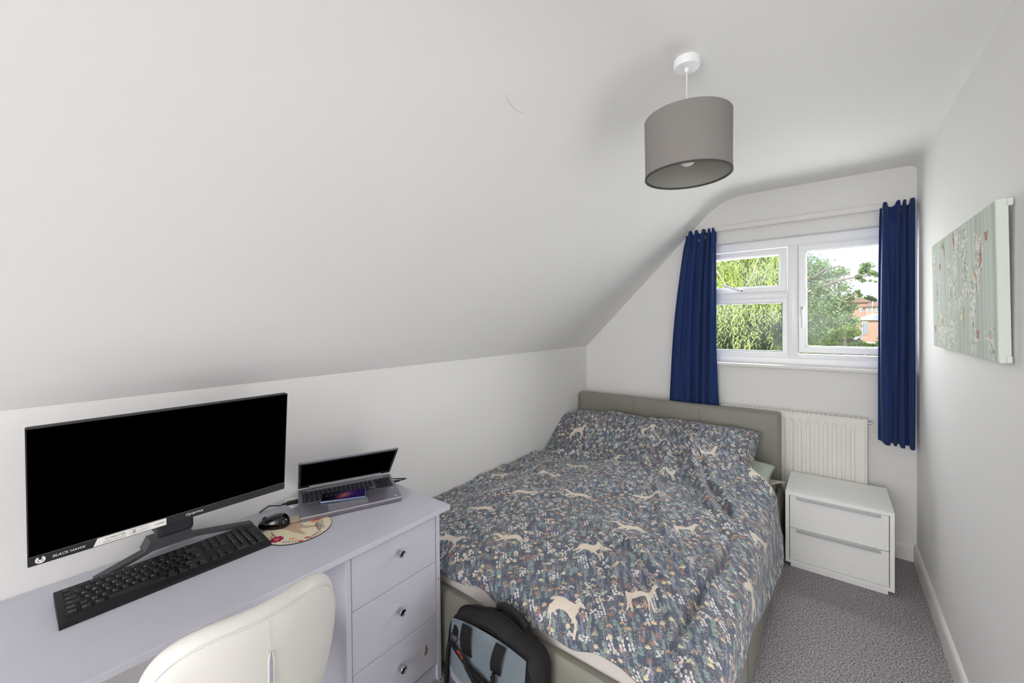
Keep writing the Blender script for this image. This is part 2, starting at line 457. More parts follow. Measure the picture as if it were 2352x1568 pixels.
    Dd = [(420, 610), (440, 590), (450, 612), (520, 630), (600, 640), (650, 620), (700, 590), (730, 560), (724, 530), (745, 556), (770, 548), (800, 572), (798, 585), (765, 590), (745, 615), (730, 660), (700, 690), (708, 760), (715, 840), (700, 842),
          (688, 765), (676, 700), (672, 770), (668, 838), (654, 838), (656, 765), (640, 700), (560, 690), (490, 690), (478, 740), (490, 800), (480, 840), (465, 838), (472, 795), (455, 745), (440, 800), (420, 838), (408, 832), (428, 780), (430, 720), (425, 660)]
    def deer_st(P, flip, sc):
        p = np.array(P, float); p -= p.min(0); p *= sc * 128 / 440; p[:, 1] = p[:, 1].max() - p[:, 1]; p[:, 1] *= 1.12
        if flip: p[:, 0] = p[:, 0].max() - p[:, 0]
        s = Stamp(p[:, 0].max() + 8, p[:, 1].max() + 8, ppm); s.poly(p + 4, deer)
        rgb, a = s.out(); rgb = rgb * (1 + .05 * (nrg.random(a.shape).astype(np.float32)[..., None] - .5)); return rgb, a
    spots = [(-.684, 1.146, 0, 0), (-.497, 1.329, 2, 0), (-.759, 1.481, 1, 0), (-1.091, 1.359, 1, 1), (-1.29, 1.199, 0, 0), (-1.375, 1.488, 1, 1), (-1.29, 1.74, 1, 0), (-1.066, 1.909, 1, 1), (-1.50, 2.70, 0, 0),
             (-.98, 2.75, 2, 0), (-1.134, 2.5, 2, 0), (-.751, 2.42, 2, 0), (-.579, 2.65, 2, 0), (-1.334, 2.046, 1, 0), (-1.276, 2.288, 1, 1), (-.751, 2.081, 1, 1), (-.713, 1.752, 1, 1), (-.509, 1.897, 2, 0), (-.301, 2.6, 0, 0), (-.236, 2.1, 2, 0), (-.19, 1.7, 0, 0), (-1.6, 1.9, 2, 0)]
    for (x, y, kind, fl) in spots:
        q = deer_st([A, B, Dd][kind], fl, 1.0); p_, q_ = print_uv(x + 1.712, y - 1.073); blit(arr, q, p_ * 1000 * ppm - q[1].shape[1] / 2, q_ * 1000 * ppm - q[1].shape[0] / 2)
    return to_image('woodland_print', arr), W, H
IM_bed, BW, BH = bedding_print()
M_bed = img_mat('woodland_print_cotton', IM_bed, .72, .22, bump=(900, .12, 1), sheen=.25)

# ------------------------------------------------------------------ the room
XL, XR, YF, YN, ZC = -1.72, 0.379, 3.243, -2.7, 2.275
def carpet_mat():
    m = mat('grey_carpet', srgb(110, 107, 112), .95, spec=.05)
    nt = m.node_tree; N = nt.nodes.new; L = nt.links.new; b = nt.nodes['Principled BSDF']
    tc = N('ShaderNodeTexCoord')
    n1 = N('ShaderNodeTexNoise'); n1.inputs['Scale'].default_value = 175; n1.inputs['Detail'].default_value = 4; n1.inputs['Roughness'].default_value = .7
    cr = N('ShaderNodeValToRGB'); e = cr.color_ramp.elements
    e[0].position = .38; e[0].color = srgb(82, 79, 82); e[1].position = .62; e[1].color = srgb(236, 230, 233)
    n2 = N('ShaderNodeTexVoronoi'); n2.inputs['Scale'].default_value = 260
    ad = N('ShaderNodeMath'); ad.operation = 'ADD'
    bp = N('ShaderNodeBump'); bp.inputs['Strength'].default_value = .9; bp.inputs['Distance'].default_value = .006
    L(tc.outputs['Object'], n1.inputs['Vector']); L(tc.outputs['Object'], n2.inputs['Vector'])
    L(n1.outputs['Fac'], cr.inputs['Fac']); L(cr.outputs['Color'], b.inputs['Base Color'])
    L(n1.outputs['Fac'], ad.inputs[0]); L(n2.outputs['Distance'], ad.inputs[1]); L(ad.outputs[0], bp.inputs['Height']); L(bp.outputs['Normal'], b.inputs['Normal'])
    return m
M_carpet = carpet_mat()

def struct(o, label=None): return tag(o, label, kind='structure')
struct(MB().box((XL - .1, YN - .1, -.12), (XR + .1, YF + .16, 0)).build('floor', M_carpet), 'speckled grey carpet covering the bedroom floor')
struct(MB().box((XL - .1, YN - .1, -.02), (XL, YF + .1, 1.25)).build('wall_left', M_wall), 'low white knee wall behind desk and bed')
mb = MB()
for lo, hi in (((XR, YN - .1, -.02), (XR + .1, .72, 2.45)), ((XR, 1.40, -.02), (XR + .1, YF + .1, 2.45)), ((XR, .72, 2.02), (XR + .1, 1.40, 2.45))): mb.box(lo, hi)  # the gap is an opening added for the side fill lamp
struct(mb.build('wall_right', M_wall), 'plain white wall carrying the canvas picture')

# ceiling: slope, soft curve and flat in one run of plaster
prof = [(XL - .14, 1.04)]
prof += [(XL, 1.18)]
sl = .9957
t0 = Vector((-.735, 1.18 + (-.735 - XL) * sl)); c1 = Vector((-.62, ZC)); t1 = Vector((-.48, ZC))
prof += [tuple(Vector((XL, 1.18)).lerp(t0, k / 4)) for k in range(1, 4)]
for k in range(13):
    t = k / 12; prof.append(tuple(t0 * (1 - t) ** 2 + c1 * 2 * t * (1 - t) + t1 * t * t))
prof += [(0.2, ZC - .001), (XR - .03, ZC - .003), (XR - .008, ZC - .012), (XR + .004, ZC - .035)]
back = [(XR + .1, ZC + .15), (-.7, ZC + .15), (XL - .2, 1.2)]
mb = MB(); mb.prism(prof + back, YN - .1, YF + .1, (Vector((0, 0, 0)), Vector((1, 0, 0)), Vector((0, 0, 1)), Vector((0, 1, 0))))
ceil = mb.build('ceiling', M_ceil, smooth=25); struct(ceil, 'white attic ceiling sloping down to the knee wall')

M_scuff = mat('scuff_grey', srgb(168, 166, 164), .9); M_fill = mat('filler_white', srgb(240, 239, 237), .9)
def scuff(pts, wd, m):
    n_ = Vector((.9957, 0, -1)).normalized(); ps = [Vector((x, y, 1.18 + sl * (x - XL))) + n_ * .0006 for x, y in pts]; vs = []
    for i, p in enumerate(ps):
        d = (ps[min(i + 1, len(ps) - 1)] - ps[max(i - 1, 0)]).normalized(); s_ = d.cross(n_) * wd * (.5 if 0 < i < len(ps) - 1 else .15); vs += [p + s_, p - s_]
    return MB().raw(vs, [(2 * i, 2 * i + 1, 2 * i + 3, 2 * i + 2) for i in range(len(ps) - 1)]).build('scuff_mark', m, ceil)
scuff([(-1.280, 1.042), (-1.248, 1.045), (-1.2045, 1.050)], .0035, M_fill); scuff([(-.790, .975), (-.800, 1.002), (-.806, 1.045), (-.802, 1.095)], .0014, M_scuff)

# window wall with its opening
OX0, OX1, OZ0, OZ1 = -.80, .368, 1.085, 1.955
mb = MB()
o_ = [(-1.95, -.02), (.5, -.02), (.5, 2.5), (-1.95, 2.5)]; h_ = [(OX0, OZ0), (OX1, OZ0), (OX1, OZ1), (OX0, OZ1)]
vs = [(p[0], y, p[1]) for y in (YF, YF + .16) for p in o_ + h_]
fs = []
for k in range(4):
    a, b = k, (k + 1) % 4
    fs += [(a, b, 4 + b, 4 + a), (8 + a, 8 + b, 12 + b, 12 + a), (4 + a, 4 + b, 12 + b, 12 + a), (a, b, 8 + b, 8 + a)]
struct(mb.raw(vs, fs).build('wall_far', M_wall), 'white gable wall around the window')

# unseen wall behind the camera; its doorway is added to suit the fill lamp
mb = MB()
for lo, hi in (((XL - .1, YN - .1, -.02), (-.95, YN, 2.4)), ((.25, YN - .1, -.02), (XR + .1, YN, 2.4)), ((-.95, YN - .1, 2.1), (.25, YN, 2.4))): mb.box(lo, hi)
struct(mb.build('wall_near', M_wall), 'white wall behind the camera with an added doorway')
mb = MB()  # unseen enclosure added beyond the rear doorway, behind the fill lamp
mb.box((-1.1, YN - .62, -.02), (.4, YN - .5, 2.4)); mb.box((-1.1, YN - .6, 2.3), (.4, YN - .1, 2.4)); mb.box((-1.1, YN - .6, -.02), (-1.0, YN - .1, 2.4)); mb.box((.3, YN - .6, -.02), (.4, YN - .1, 2.4)); mb.box((-1.1, YN - .6, -.12), (.4, YN - .1, 0))
struct(mb.build('wall_rear_added', M_wall), 'unseen white enclosure added beyond the rear fill lamp')

mb = MB()  # unseen enclosure added to back the side fill lamp's opening
mb.box((1.05, .6, -.02), (1.15, 1.7, 2.4)); mb.box((XR + .1, .6, 2.3), (1.1, 1.7, 2.4)); mb.box((XR + .1, .6, -.02), (1.1, .7, 2.4)); mb.box((XR + .1, 1.6, -.02), (1.1, 1.7, 2.4)); mb.box((XR + .1, .6, -.12), (1.1, 1.7, 0))
struct(mb.build('wall_side_added', M_wall), 'unseen white enclosure added beyond the side fill lamp')
mb = MB()  # trim for the opening that was added with the side lamp
for lo, hi in (((XR - .012, .66, 0), (XR, .72, 2.08)), ((XR - .012, 1.40, 0), (XR, 1.46, 2.08)), ((XR - .012, .72, 2.02), (XR, 1.40, 2.08))): mb.box(lo, hi, .003)
struct(mb.build('trim_1', M_gloss), 'white architrave around the added side doorway')

def skirting(a, b, nrm):
    """a, b: floor points on the wall; nrm into the room"""
    a = Vector(a); b = Vector(b); n = Vector(nrm)
    pr = [(0, 0), (.015, 0), (.015, .078), (.013, .088), (.009, .096), (.004, .1), (0, .1)]
    return MB().prism(pr, 0, (b - a).length, (a, n, Vector((0, 0, 1)), (b - a).normalized()))
struct(skirting((XR, 1.46, 0), (XR, YF, 0), (-1, 0, 0)).build('baseboard_right', M_gloss, smooth=40), 'white gloss skirting along the right wall')
struct(skirting((XL, YF, 0), (XR - .014, YF, 0), (0, -1, 0)).build('baseboard_far', M_gloss, smooth=40), 'white gloss skirting under the window wall')

# ------------------------------------------------------------------ window
win = empty('window_1', (-.2, YF + .07, OZ0), 0, 'white double glazed window with opening vent and side sash', kind='structure')
win_inv = Matrix.Translation((.2, -(YF + .07), -OZ0))
YW = YF + .075                              # inner face of the outer frame
def wpart(mb, name, m, smooth=30):
    o = mb.build(name, m, win, smooth=smooth); o.matrix_parent_inverse = win_inv @ Matrix.Identity(4); o.matrix_basis = Matrix.Identity(4); return o
def rail_frame(mb, x0, x1, z0, z1, w, y0, y1, bev=.006):
    """four mitred rails around an opening"""
    for (p, q) in (((x0, z0), (x1, z0)), ((x1, z0), (x1, z1)), ((x1, z1), (x0, z1)), ((x0, z1), (x0, z0))):
        pass
    ring = [(0, y1), (0, y0 + bev), (bev, y0), (w - bev * 2.2, y0), (w, y0 + bev * 2.2), (w, y1)]
    vs = []
    for (sx, sz, cx, cz) in ((1, 1, x0, z0), (-1, 1, x1, z0), (-1, -1, x1, z1), (1, -1, x0, z1)):
        vs += [(cx + sx * d, y, cz + sz * d) for d, y in ring]
    n = len(ring); fs = []
    for k in range(4):
        for i in range(n):
            fs.append((k * n + i, k * n + (i + 1) % n, ((k + 1) % 4) * n + (i + 1) % n, ((k + 1) % 4) * n + i))
    mb.raw(vs, fs)
mb = MB(); rail_frame(mb, OX0, OX1, OZ0, OZ1, .062, YW, YW + .06)
mb.box((OX0 + .05, YW + .004, OZ0 + .05), (OX1 - .05, YW + .06, 1.166), .005); wpart(mb, 'outer_frame', M_upvc)
mb = MB(); mb.box((-.238, YW, OZ0 + .055), (-.178, YW + .06, OZ1 - .055), .007); wpart(mb, 'mullion', M_upvc)
mb = MB(); mb.box((OX0 + .055, YW, 1.545), (-.236, YW + .06, 1.594), .007); wpart(mb, 'transom', M_upvc)
mb = MB(); rail_frame(mb, OX0 + .058, -.240, 1.590, 1.888, .046, YW - .014, YW + .04, .005); v_s = wpart(mb, 'vent_sash', M_upvc)
mb = MB(); rail_frame(mb, -.177, OX1 - .060, 1.176, 1.890, .046, YW - .014, YW + .04, .005); s_s = wpart(mb, 'side_sash', M_upvc)
mb = MB(); rail_frame(mb, OX0 + .058, -.236, 1.145, 1.549, .036, YW + .012, YW + .045, .004); wpart(mb, 'glazing_bead', M_upvc)
def glass_mat():
    m = bpy.data.materials.new('window_glass'); m.use_nodes = True; nt = m.node_tree; nt.nodes.clear(); N = nt.nodes.new; L = nt.links.new
    out = N('ShaderNodeOutputMaterial'); tr = N('ShaderNodeBsdfTransparent'); gl = N('ShaderNodeBsdfGlossy'); gl.inputs['Roughness'].default_value = .01
    tl = N('ShaderNodeBsdfTranslucent'); tl.inputs['Color'].default_value = (.95, .97, 1, 1)
    fr = N('ShaderNodeFresnel'); fr.inputs['IOR'].default_value = 1.14
    tc = N('ShaderNodeTexCoord'); no = N('ShaderNodeTexNoise'); no.inputs['Scale'].default_value = 5; no.inputs['Detail'].default_value = 4
    mr = N('ShaderNodeMapRange'); mr.inputs['From Min'].default_value = .35; mr.inputs['From Max'].default_value = .7; mr.inputs['To Min'].default_value = .0; mr.inputs['To Max'].default_value = .011  # patchy translucent film imitates the haze of glare on the panes
    m1 = N('ShaderNodeMixShader'); m2 = N('ShaderNodeMixShader')
    L(tc.outputs['Object'], no.inputs[0]); L(no.outputs['Fac'], mr.inputs['Value']); L(mr.outputs['Result'], m1.inputs[0]); L(tr.outputs[0], m1.inputs[1]); L(tl.outputs[0], m1.inputs[2])
    L(fr.outputs[0], m2.inputs[0]); L(m1.outputs[0], m2.inputs[1]); L(gl.outputs[0], m2.inputs[2]); L(m2.outputs[0], out.inputs[0])
    return m
M_glass = glass_mat()
for (x0, x1, z0, z1) in ((OX0 + .08, -.27, 1.17, 1.53), (OX0 + .09, -.28, 1.62, 1.85), (-.145, OX1 - .09, 1.21, 1.85)):
    wpart(MB().box((x0, YW + .024, z0), (x1, YW + .028, z1)), 'pane', M_glass)
M_gask = mat('grey_gasket', srgb(88, 90, 94), .7)
for (x0, x1, z0, z1) in ((OX0 + .092, -.270, 1.179, 1.515), (OX0 + .102, -.284, 1.634, 1.844), (-.133, OX1 - .104, 1.220, 1.846)):
    mb = MB(); rail_frame(mb, x0 - .003, x1 + .003, z0 - .003, z1 + .003, .005, YW + .018, YW + .026, .0005); wpart(mb, 'gasket', M_gask)
# handles: an oval boss with a cranked lever
def handle(x, z, ang):
    fr = Matrix.Translation((x, YW - .014, z)) @ Matrix.Rotation(ang, 4, 'Y')
    mb = MB(); mb.box((-.012, -.012, -.028), (.012, .001, .028), .009, 3, mat=fr)
    pts = [fr @ Vector(p) for p in ((0, -.01, .0), (0, -.028, -.004), (0, -.034, -.02), (.002, -.036, -.06), (.002, -.034, -.118))]
    mb.tube(pts, [.009, .010, .0095, .008, .0065], 8); mb.lathe([(0, -.003), (.004, -.003), (.004, .002), (0, .002)], 10, 1, fr @ Matrix.Translation((0, -.020, .012)) @ Matrix.Rotation(PI / 2, 4, 'X'))
    o = mb.build('handle', [M_upvc, M_dark], win, smooth=40); o.matrix_parent_inverse = win_inv; return o
handle(-.157, 1.46, math.radians(0)); handle(-.515, 1.611, math.radians(112))
mb = MB(); mb.box((OX0 - .04, YF - .034, 1.070), (XR - .001, YW + .01, 1.094), .008, 3)
wpart(mb, 'window_sill', M_gloss)

# ------------------------------------------------------------------ curtain rail and curtains
rail = empty('curtain_rail', (-.2, YF, 2.055), 0, 'slim white plastic curtain track above the window', 'curtain rail')
ri = Matrix.Translation((.2, -YF, -2.055))
def under(o, inv): o.matrix_parent_inverse = inv; return o
under(MB().box((-.86, YF - .030, 2.042), (XR - .004, YF - .012, 2.072), .004).build('track', M_gloss, rail), ri)
under(MB().box((-.86, YF - .034, 2.038), (XR - .004, YF - .008, 2.046), .002).build('runner_lip', M_gloss, rail), ri)
for x in (-.80, -.47, -.14, .19): under(MB().box((x - .01, YF - .014, 2.045), (x + .01, YF + .002, 2.08), .002).build('bracket', M_gloss, rail), ri)

def curtain(label, xt0, xt1, xb0, xb1, ztop, zbot, nf, yc, amp, seed, bulge, hem):
    nu, nv = 180, 90; r = random.Random(seed)
    root = empty('curtain', ((xt0 + xt1) / 2, yc, zbot), 0, label, 'curtain', 'navy curtains')
    inv = Matrix.Translation((-(xt0 + xt1) / 2, -yc, -zbot))
    k1, k2, k3 = r.uniform(0, 6), r.uniform(0, 6), r.uniform(0, 6)
    P = np.zeros((nv, nu, 3))
    for j in range(nv):
        t = j / (nv - 1)                                    # 0 top, 1 bottom
        e = t ** .8
        x0 = xt0 + (xb0 - xt0) * e + bulge[0] * math.sin(PI * t); x1 = xt1 + (xb1 - xt1) * e + bulge[1] * math.sin(PI * t)
        for i in range(nu):
            s = i / (nu - 1)
            w = s * nf + .20 * math.sin(2 * PI * s + t * 1.2 + k1) + .12 * math.sin(11 * s + 2 * t + k2)
            f = math.sin(2 * PI * w)
            a = amp * (.68 + .32 * math.sin(8 * s + k3 + .6 * t)) * (0.55 + .45 * min(1, t * 3))
            y = yc + a * f + .006 * math.sin(9 * t + 11 * s)
            x = x0 + (x1 - x0) * s - .35 * a * math.sin(4 * PI * w) * .5
            crest = .5 - .5 * f                              # 1 on the folds nearest the room
            z = ztop - (ztop - zbot) * t
            if t < .10: z -= (1 - t / .10) * (.030 * (1 - crest) ** 1.5); 
            if abs(t - .045) < .04: y += .35 * amp * f * math.cos((t - .045) / .04 * PI / 2)
            z += hem * (s - .5) * t + .006 * f * t
            P[j, i] = (x, y, z)
    o = grid_mesh('fabric', P, M_navy, root); under(o, inv)
    sm = o.modifiers.new('thick', 'SOLIDIFY'); sm.thickness = .0025; sm.offset = 0
    for k in range(nf):
        s = (k + .25) / nf; i = int(s * (nu - 1)); p = P[2, i]
        mb = MB(); mb.tube([(p[0], p[1] + .004, p[2] - .03), (p[0], p[1] + .006, p[2] + .004), (p[0], YF - .034, 2.05), (p[0], YF - .03, 2.044)], .0022, 6)
        under(mb.build('curtain_hook', M_upvc, root), inv)
    return root
curtain('navy curtain left of the window, its foot behind the headboard', -.850, -.648, -.985, -.632, 2.060, .70, 5, YF - .068, .023, 3, (-.012, -.012), 0)
curtain('navy curtain right of the window, in the wall corner', .222, .366, .212, .366, 2.068, .672, 4, YF - .072, .025, 8, (-.004, 0), -.012)

# ------------------------------------------------------------------ radiator
rad = empty('radiator', (-.42, YF - .04, .2), 0, 'cream white panel radiator under the window, half hidden by headboard', 'radiator')
rdi = Matrix.Translation((.42, -(YF - .04), -.2))
RX0, RX1, RZ0, RZ1, RY = -.622, .163, .26, .800, YF - .072
nu = 240; pitch = .0435
xs = np.linspace(RX0 + .02, RX1 - .012, 400)
zs = np.concatenate([[RZ0, RZ0 + .03], np.linspace(RZ0 + .045, RZ0 + .07, 5), np.linspace(RZ0 + .1, RZ1 - .09, 6), np.linspace(RZ1 - .062, RZ1 - .040, 5), [RZ1 - .02, RZ1 - .006]])
P = np.zeros((len(zs), len(xs), 3))
for j, z in enumerate(zs):
    ez = min(max((z - (RZ0 + .045)) / .02, 0), 1) * min(max((RZ1 - .040 - z) / .02, 0), 1); ez = ez * ez * (3 - 2 * ez)
    ph = ((RX1 - .045 - xs) / pitch) % 1.0
    tri = np.abs(ph - .5) * 2                                # 0 mid flute, 1 on the land
    dep = np.clip((.52 - tri) / .16, 0, 1); dep = dep * dep * (3 - 2 * dep)
    dep = np.where((xs < RX0 + .05) | (xs > RX1 - .040), 0, dep)
    P[j, :, 0] = xs; P[j, :, 1] = RY + .0065 * dep * ez; P[j, :, 2] = z
o = grid_mesh('front_panel', P, M_rad, rad, smooth=35); under(o, rdi)
under(MB().box((RX0 + .02, RY + .010, RZ0), (RX1 - .012, RY + .03, RZ1 - .008), .003).build('water_jacket', M_rad, rad), rdi)
under(MB().box((RX1 - .012, RY - .003, RZ0 + .01), (RX1, RY + .058, RZ1), .004).build('side_cover', M_rad, rad), rdi)
mb = MB(); mb.box((RX0, RY - .004, RZ1 - .008), (RX1, RY + .006, RZ1 + .002), .003); mb.box((RX0, RY + .05, RZ1 - .008), (RX1, RY + .058, RZ1 + .002), .003)
x = RX0 + .02
while x < RX1 - .01: mb.box((x, RY + .004, RZ1 - .007), (x + .012, RY + .052, RZ1 - .001)); x += .024
under(mb.build('top_grille', M_rad, rad), rdi)
mb = MB(); mb.lathe([(0, -.012), (.006, -.012), (.006, 0), (.009, .001), (.009, .008), (.005, .010), (.005, .018), (0, .018)], 10, 0, Matrix.Translation((RX1 + .012, RY + .03, RZ1 - .025)) @ Matrix.Rotation(PI / 2, 4, 'Y'))
under(mb.build('bleed_valve', M_chrome, rad, smooth=40), rdi)
mb = MB(); mb.tube([(RX1 - .03, RY + .035, RZ0 + .01), (RX1 - .03, RY + .035, -.01)], .0075, 10); under(mb.build('supply_pipe', M_rad, rad, smooth=40), rdi)
for x in (-.5, -.0): under(MB().box((x, RY + .03, RZ0 + .1), (x + .02, YF - .001, RZ1 - .1)).build('wall_bracket', M_rad, rad), rdi)

# ------------------------------------------------------------------ bedside drawers
NX0, NX1, NY0, NY1, NZ0, NZ1 = -.211, .244, 2.758, 3.150, .022, .422
ns = empty('bedside_drawers', ((NX0 + NX1) / 2, (NY0 + NY1) / 2, 0), 0, 'white two drawer bedside unit on the carpet by the radiator', 'bedside table')
ni = Matrix.Translation((-(NX0 + NX1) / 2, -(NY0 + NY1) / 2, 0))
t = .018
under(MB().box((NX0, NY0, NZ1 - t), (NX1, NY1, NZ1), .0015).build('top', M_unit, ns), ni)
for x in (NX0, NX1 - t): under(MB().box((x, NY0, NZ0), (x + t, NY1, NZ1 - t), .0012).build('side_panel', M_unit, ns), ni)
under(MB().box((NX0 + t, NY0, NZ0), (NX1 - t, NY1, NZ0 + t), .0012).build('bottom_panel', M_unit, ns), ni)
under(MB().box((NX0 + t, NY1 - .008, NZ0 + t), (NX1 - t, NY1, NZ1 - t)).build('back_panel', M_unit, ns), ni)
under(MB().box((NX0 + .024, NY0 + .008, -.002), (NX1 - .024, NY1 - .02, NZ0), .001).build('plinth', M_unit, ns), ni)
dz = (NZ1 - t - NZ0 - t); zh = dz / 2
for k in range(2):
    z0 = NZ0 + t + k * zh + .002; z1 = z0 + zh - .004
    d = under(MB().box((NX0 + t + .003, NY0 + .002, z0), (NX1 - t - .003, NY0 + .34, z1), .0012).build('drawer', M_unit, ns), ni)
    h = MB().box((NX0 + .052, NY0 - .018, z1 - .006), (NX1 - .052, NY0 + .004, z1 - .002), .0010).box((NX0 + .052, NY0 - .018, z1 - .011), (NX1 - .052, NY0 - .0155, z1 - .003), .0008).build('handle', M_alu, d)
    
# ------------------------------------------------------------------ pendant lamp
PX, PY = -.381, 1.441
lamp = empty('pendant_lamp', (PX, PY, 2.273), 0, 'grey fabric drum shade hanging on a white cord from ceiling', 'ceiling lamp')
li = Matrix.Translation((-PX, -PY, -2.273)); LM = Matrix.Translation((PX, PY, 0))
under(MB().lathe([(0, 2.277), (.037, 2.277), (.042, 2.272), (.042, 2.252), (.039, 2.246), (0, 2.244)], 40, 0, LM).build('ceiling_rose', M_upvc, lamp, smooth=40), li)
under(MB().lathe([(0, 2.246), (.008, 2.246), (.007, 2.236), (.004, 2.232), (0, 2.232)], 16, 0, LM).build('cord_grip', M_upvc, lamp, smooth=40), li)
under(MB().tube([(PX, PY, 2.24), (PX, PY, 2.0)], .0032, 10).build('cord', M_cord, lamp, smooth=60), li)
R0, R1 = .1365, .134; zb, zt = 1.885, 2.077
sh = under(MB().lathe([(R1 + .0012, zb), (R1 + .0008, zb + .05), (R0, zt), (R0 - .002, zt + .001), (R0 - .003, zt - .002), (R1 - .003, zb + .004), (R1 - .002, zb)], 96, 0, LM, closed=True).build('shade', M_shade, lamp, smooth=50), li)
MB().lathe([(R1 - .0035, zb + .003), (R0 - .0045, zt - .003), (R0 - .004, zt - .003), (R1 - .003, zb + .003)], 96, 0, LM, closed=True).build('lining', M_shadein, sh, smooth=50)
MB().lathe([(R1 + .0022, zb - .0015), (R1 + .0022, zb + .004), (R1 - .0042, zb + .004), (R1 - .0042, zb - .0015)], 96, 0, LM, closed=True).build('bottom_hem', mat('shade_trim', srgb(70, 66, 64), .8), sh, smooth=50)
mb = MB(); mb.lathe([(.022, zt - .010), (.026, zt - .010), (.026, zt - .006), (.022, zt - .006)], 20, 0, LM, closed=True)
for k in range(3):
    a = k * 2 * PI / 3 + .4; mb.tube([(PX + .025 * math.cos(a), PY + .025 * math.sin(a), zt - .008), (PX + .133 * math.cos(a), PY + .133 * math.sin(a), zt - .008)], .0016, 6)
under(mb.build('shade_ring', M_upvc, lamp, smooth=40), li)
under(MB().lathe([(0, 2.03), (.016, 2.03), (.02, 2.01), (.02, 2.0), (.0, 2.0)], 20, 0, LM).build('lamp_holder', M_upvc, lamp, smooth=40), li)
M_bulb = mat('bulb_glass', srgb(225, 222, 215), .15, spec=.5)
under(MB().lathe([(0, 1.918)] + [(.028 * math.sin(a), 1.946 - .028 * math.cos(a)) for a in np.linspace(.2, 2.3, 10)] + [(.013, 1.985), (.012, 2.01), (0, 2.01)], 24, 0, LM).build('bulb', M_bulb, lamp, smooth=60), li)

# ------------------------------------------------------------------ bed
BX0, BX1, BY0, BY1 = -1.700, -.236, 1.085, 3.060
bed = empty('bed', ((BX0 + BX1) / 2, (BY0 + BY1) / 2, 0), 0, 'double bed with taupe leatherette frame and plain low headboard', 'bed')
bi = Matrix.Translation((-(BX0 + BX1) / 2, -(BY0 + BY1) / 2, 0))
def rounded_rail():
    """side rails and foot as one padded ring with a rounded foot corner on each side"""
    r = .085; path = [(BX0, BY1)]
    for (cx, cy, a0) in ((BX0 + r, BY0 + r, PI), (BX1 - r, BY0 + r, 1.5 * PI)):
        for k in range(9):
            a = a0 + k / 8 * PI / 2; path.append((cx + r * math.cos(a), cy + r * math.sin(a)))
    path.append((BX1, BY1))
    sec = [(0, .035), (0, .29), (.006, .312), (.014, .325), (.024, .328), (.036, .325), (.042, .31), (.042, .035)]
    vs = []; n = len(sec)
    for i, p in enumerate(path):
        q0 = Vector(path[max(i - 1, 0)]); q1 = Vector(path[min(i + 1, len(path) - 1)]); d = (q1 - q0).normalized(); nn = Vector((-d.y, d.x))
        vs += [(p[0] + nn.x * s, p[1] + nn.y * s, z) for s, z in sec]
    fs = [(i * n + k, i * n + (k + 1) % n, (i + 1) * n + (k + 1) % n, (i + 1) * n + k) for i in range(len(path) - 1) for k in range(n)]
    fs += [tuple(range(n)), tuple((len(path) - 1) * n + k for k in range(n))]
    return MB().raw(vs, fs)
rl = under(rounded_rail().build('frame_rail', M_leather, bed, smooth=40), bi)
for x, y, ax in ((-.80, BY0 - .0005, 0), (-.36, BY0 - .0005, 0), (BX1 + .0005, 1.62, 1), (BX1 + .0005, 2.3, 1)):
    lo = (x - .0012, y - .0008, .06) if ax == 0 else (x - .0008, y - .0012, .06); hi = (x + .0012, y + .001, .31) if ax == 0 else (x + .001, y + .0012, .31)
    MB().box(lo, hi).build('seam', mat('seam_thread', srgb(96, 94, 88), .7), rl)
for x in (BX0 + .05, BX1 - .1):
    for y in (BY0 + .12, BY1 - .12): under(MB().box((x, y, -.002), (x + .05, y + .05, .05), .004).build('leg', M_black, bed), bi)
under(MB().box((BX0 + .05, BY0 + .05, .10), (BX1 - .05, BY1, .16)).build('slat_base', M_black, bed), bi)
hb = under(MB().box((-1.706, 3.064, .03), (-.258, 3.140, .800), .022, 4).build('headboard', M_leather, bed, smooth=40), bi)
for x in (-1.22, -.74): MB().box((x - .0012, 3.0632, .08), (x + .0012, 3.066, .785)).build('seam', bpy.data.materials['seam_thread'], hb)

mt = MB().box((BX0 + .046, BY0 + .044, .160), (BX1 - .046, 3.058, .388), .04, 4).build('mattress', M_sheet, smooth=60)
tag(mt, 'white sheeted mattress showing above the foot of the bed frame', 'mattress')

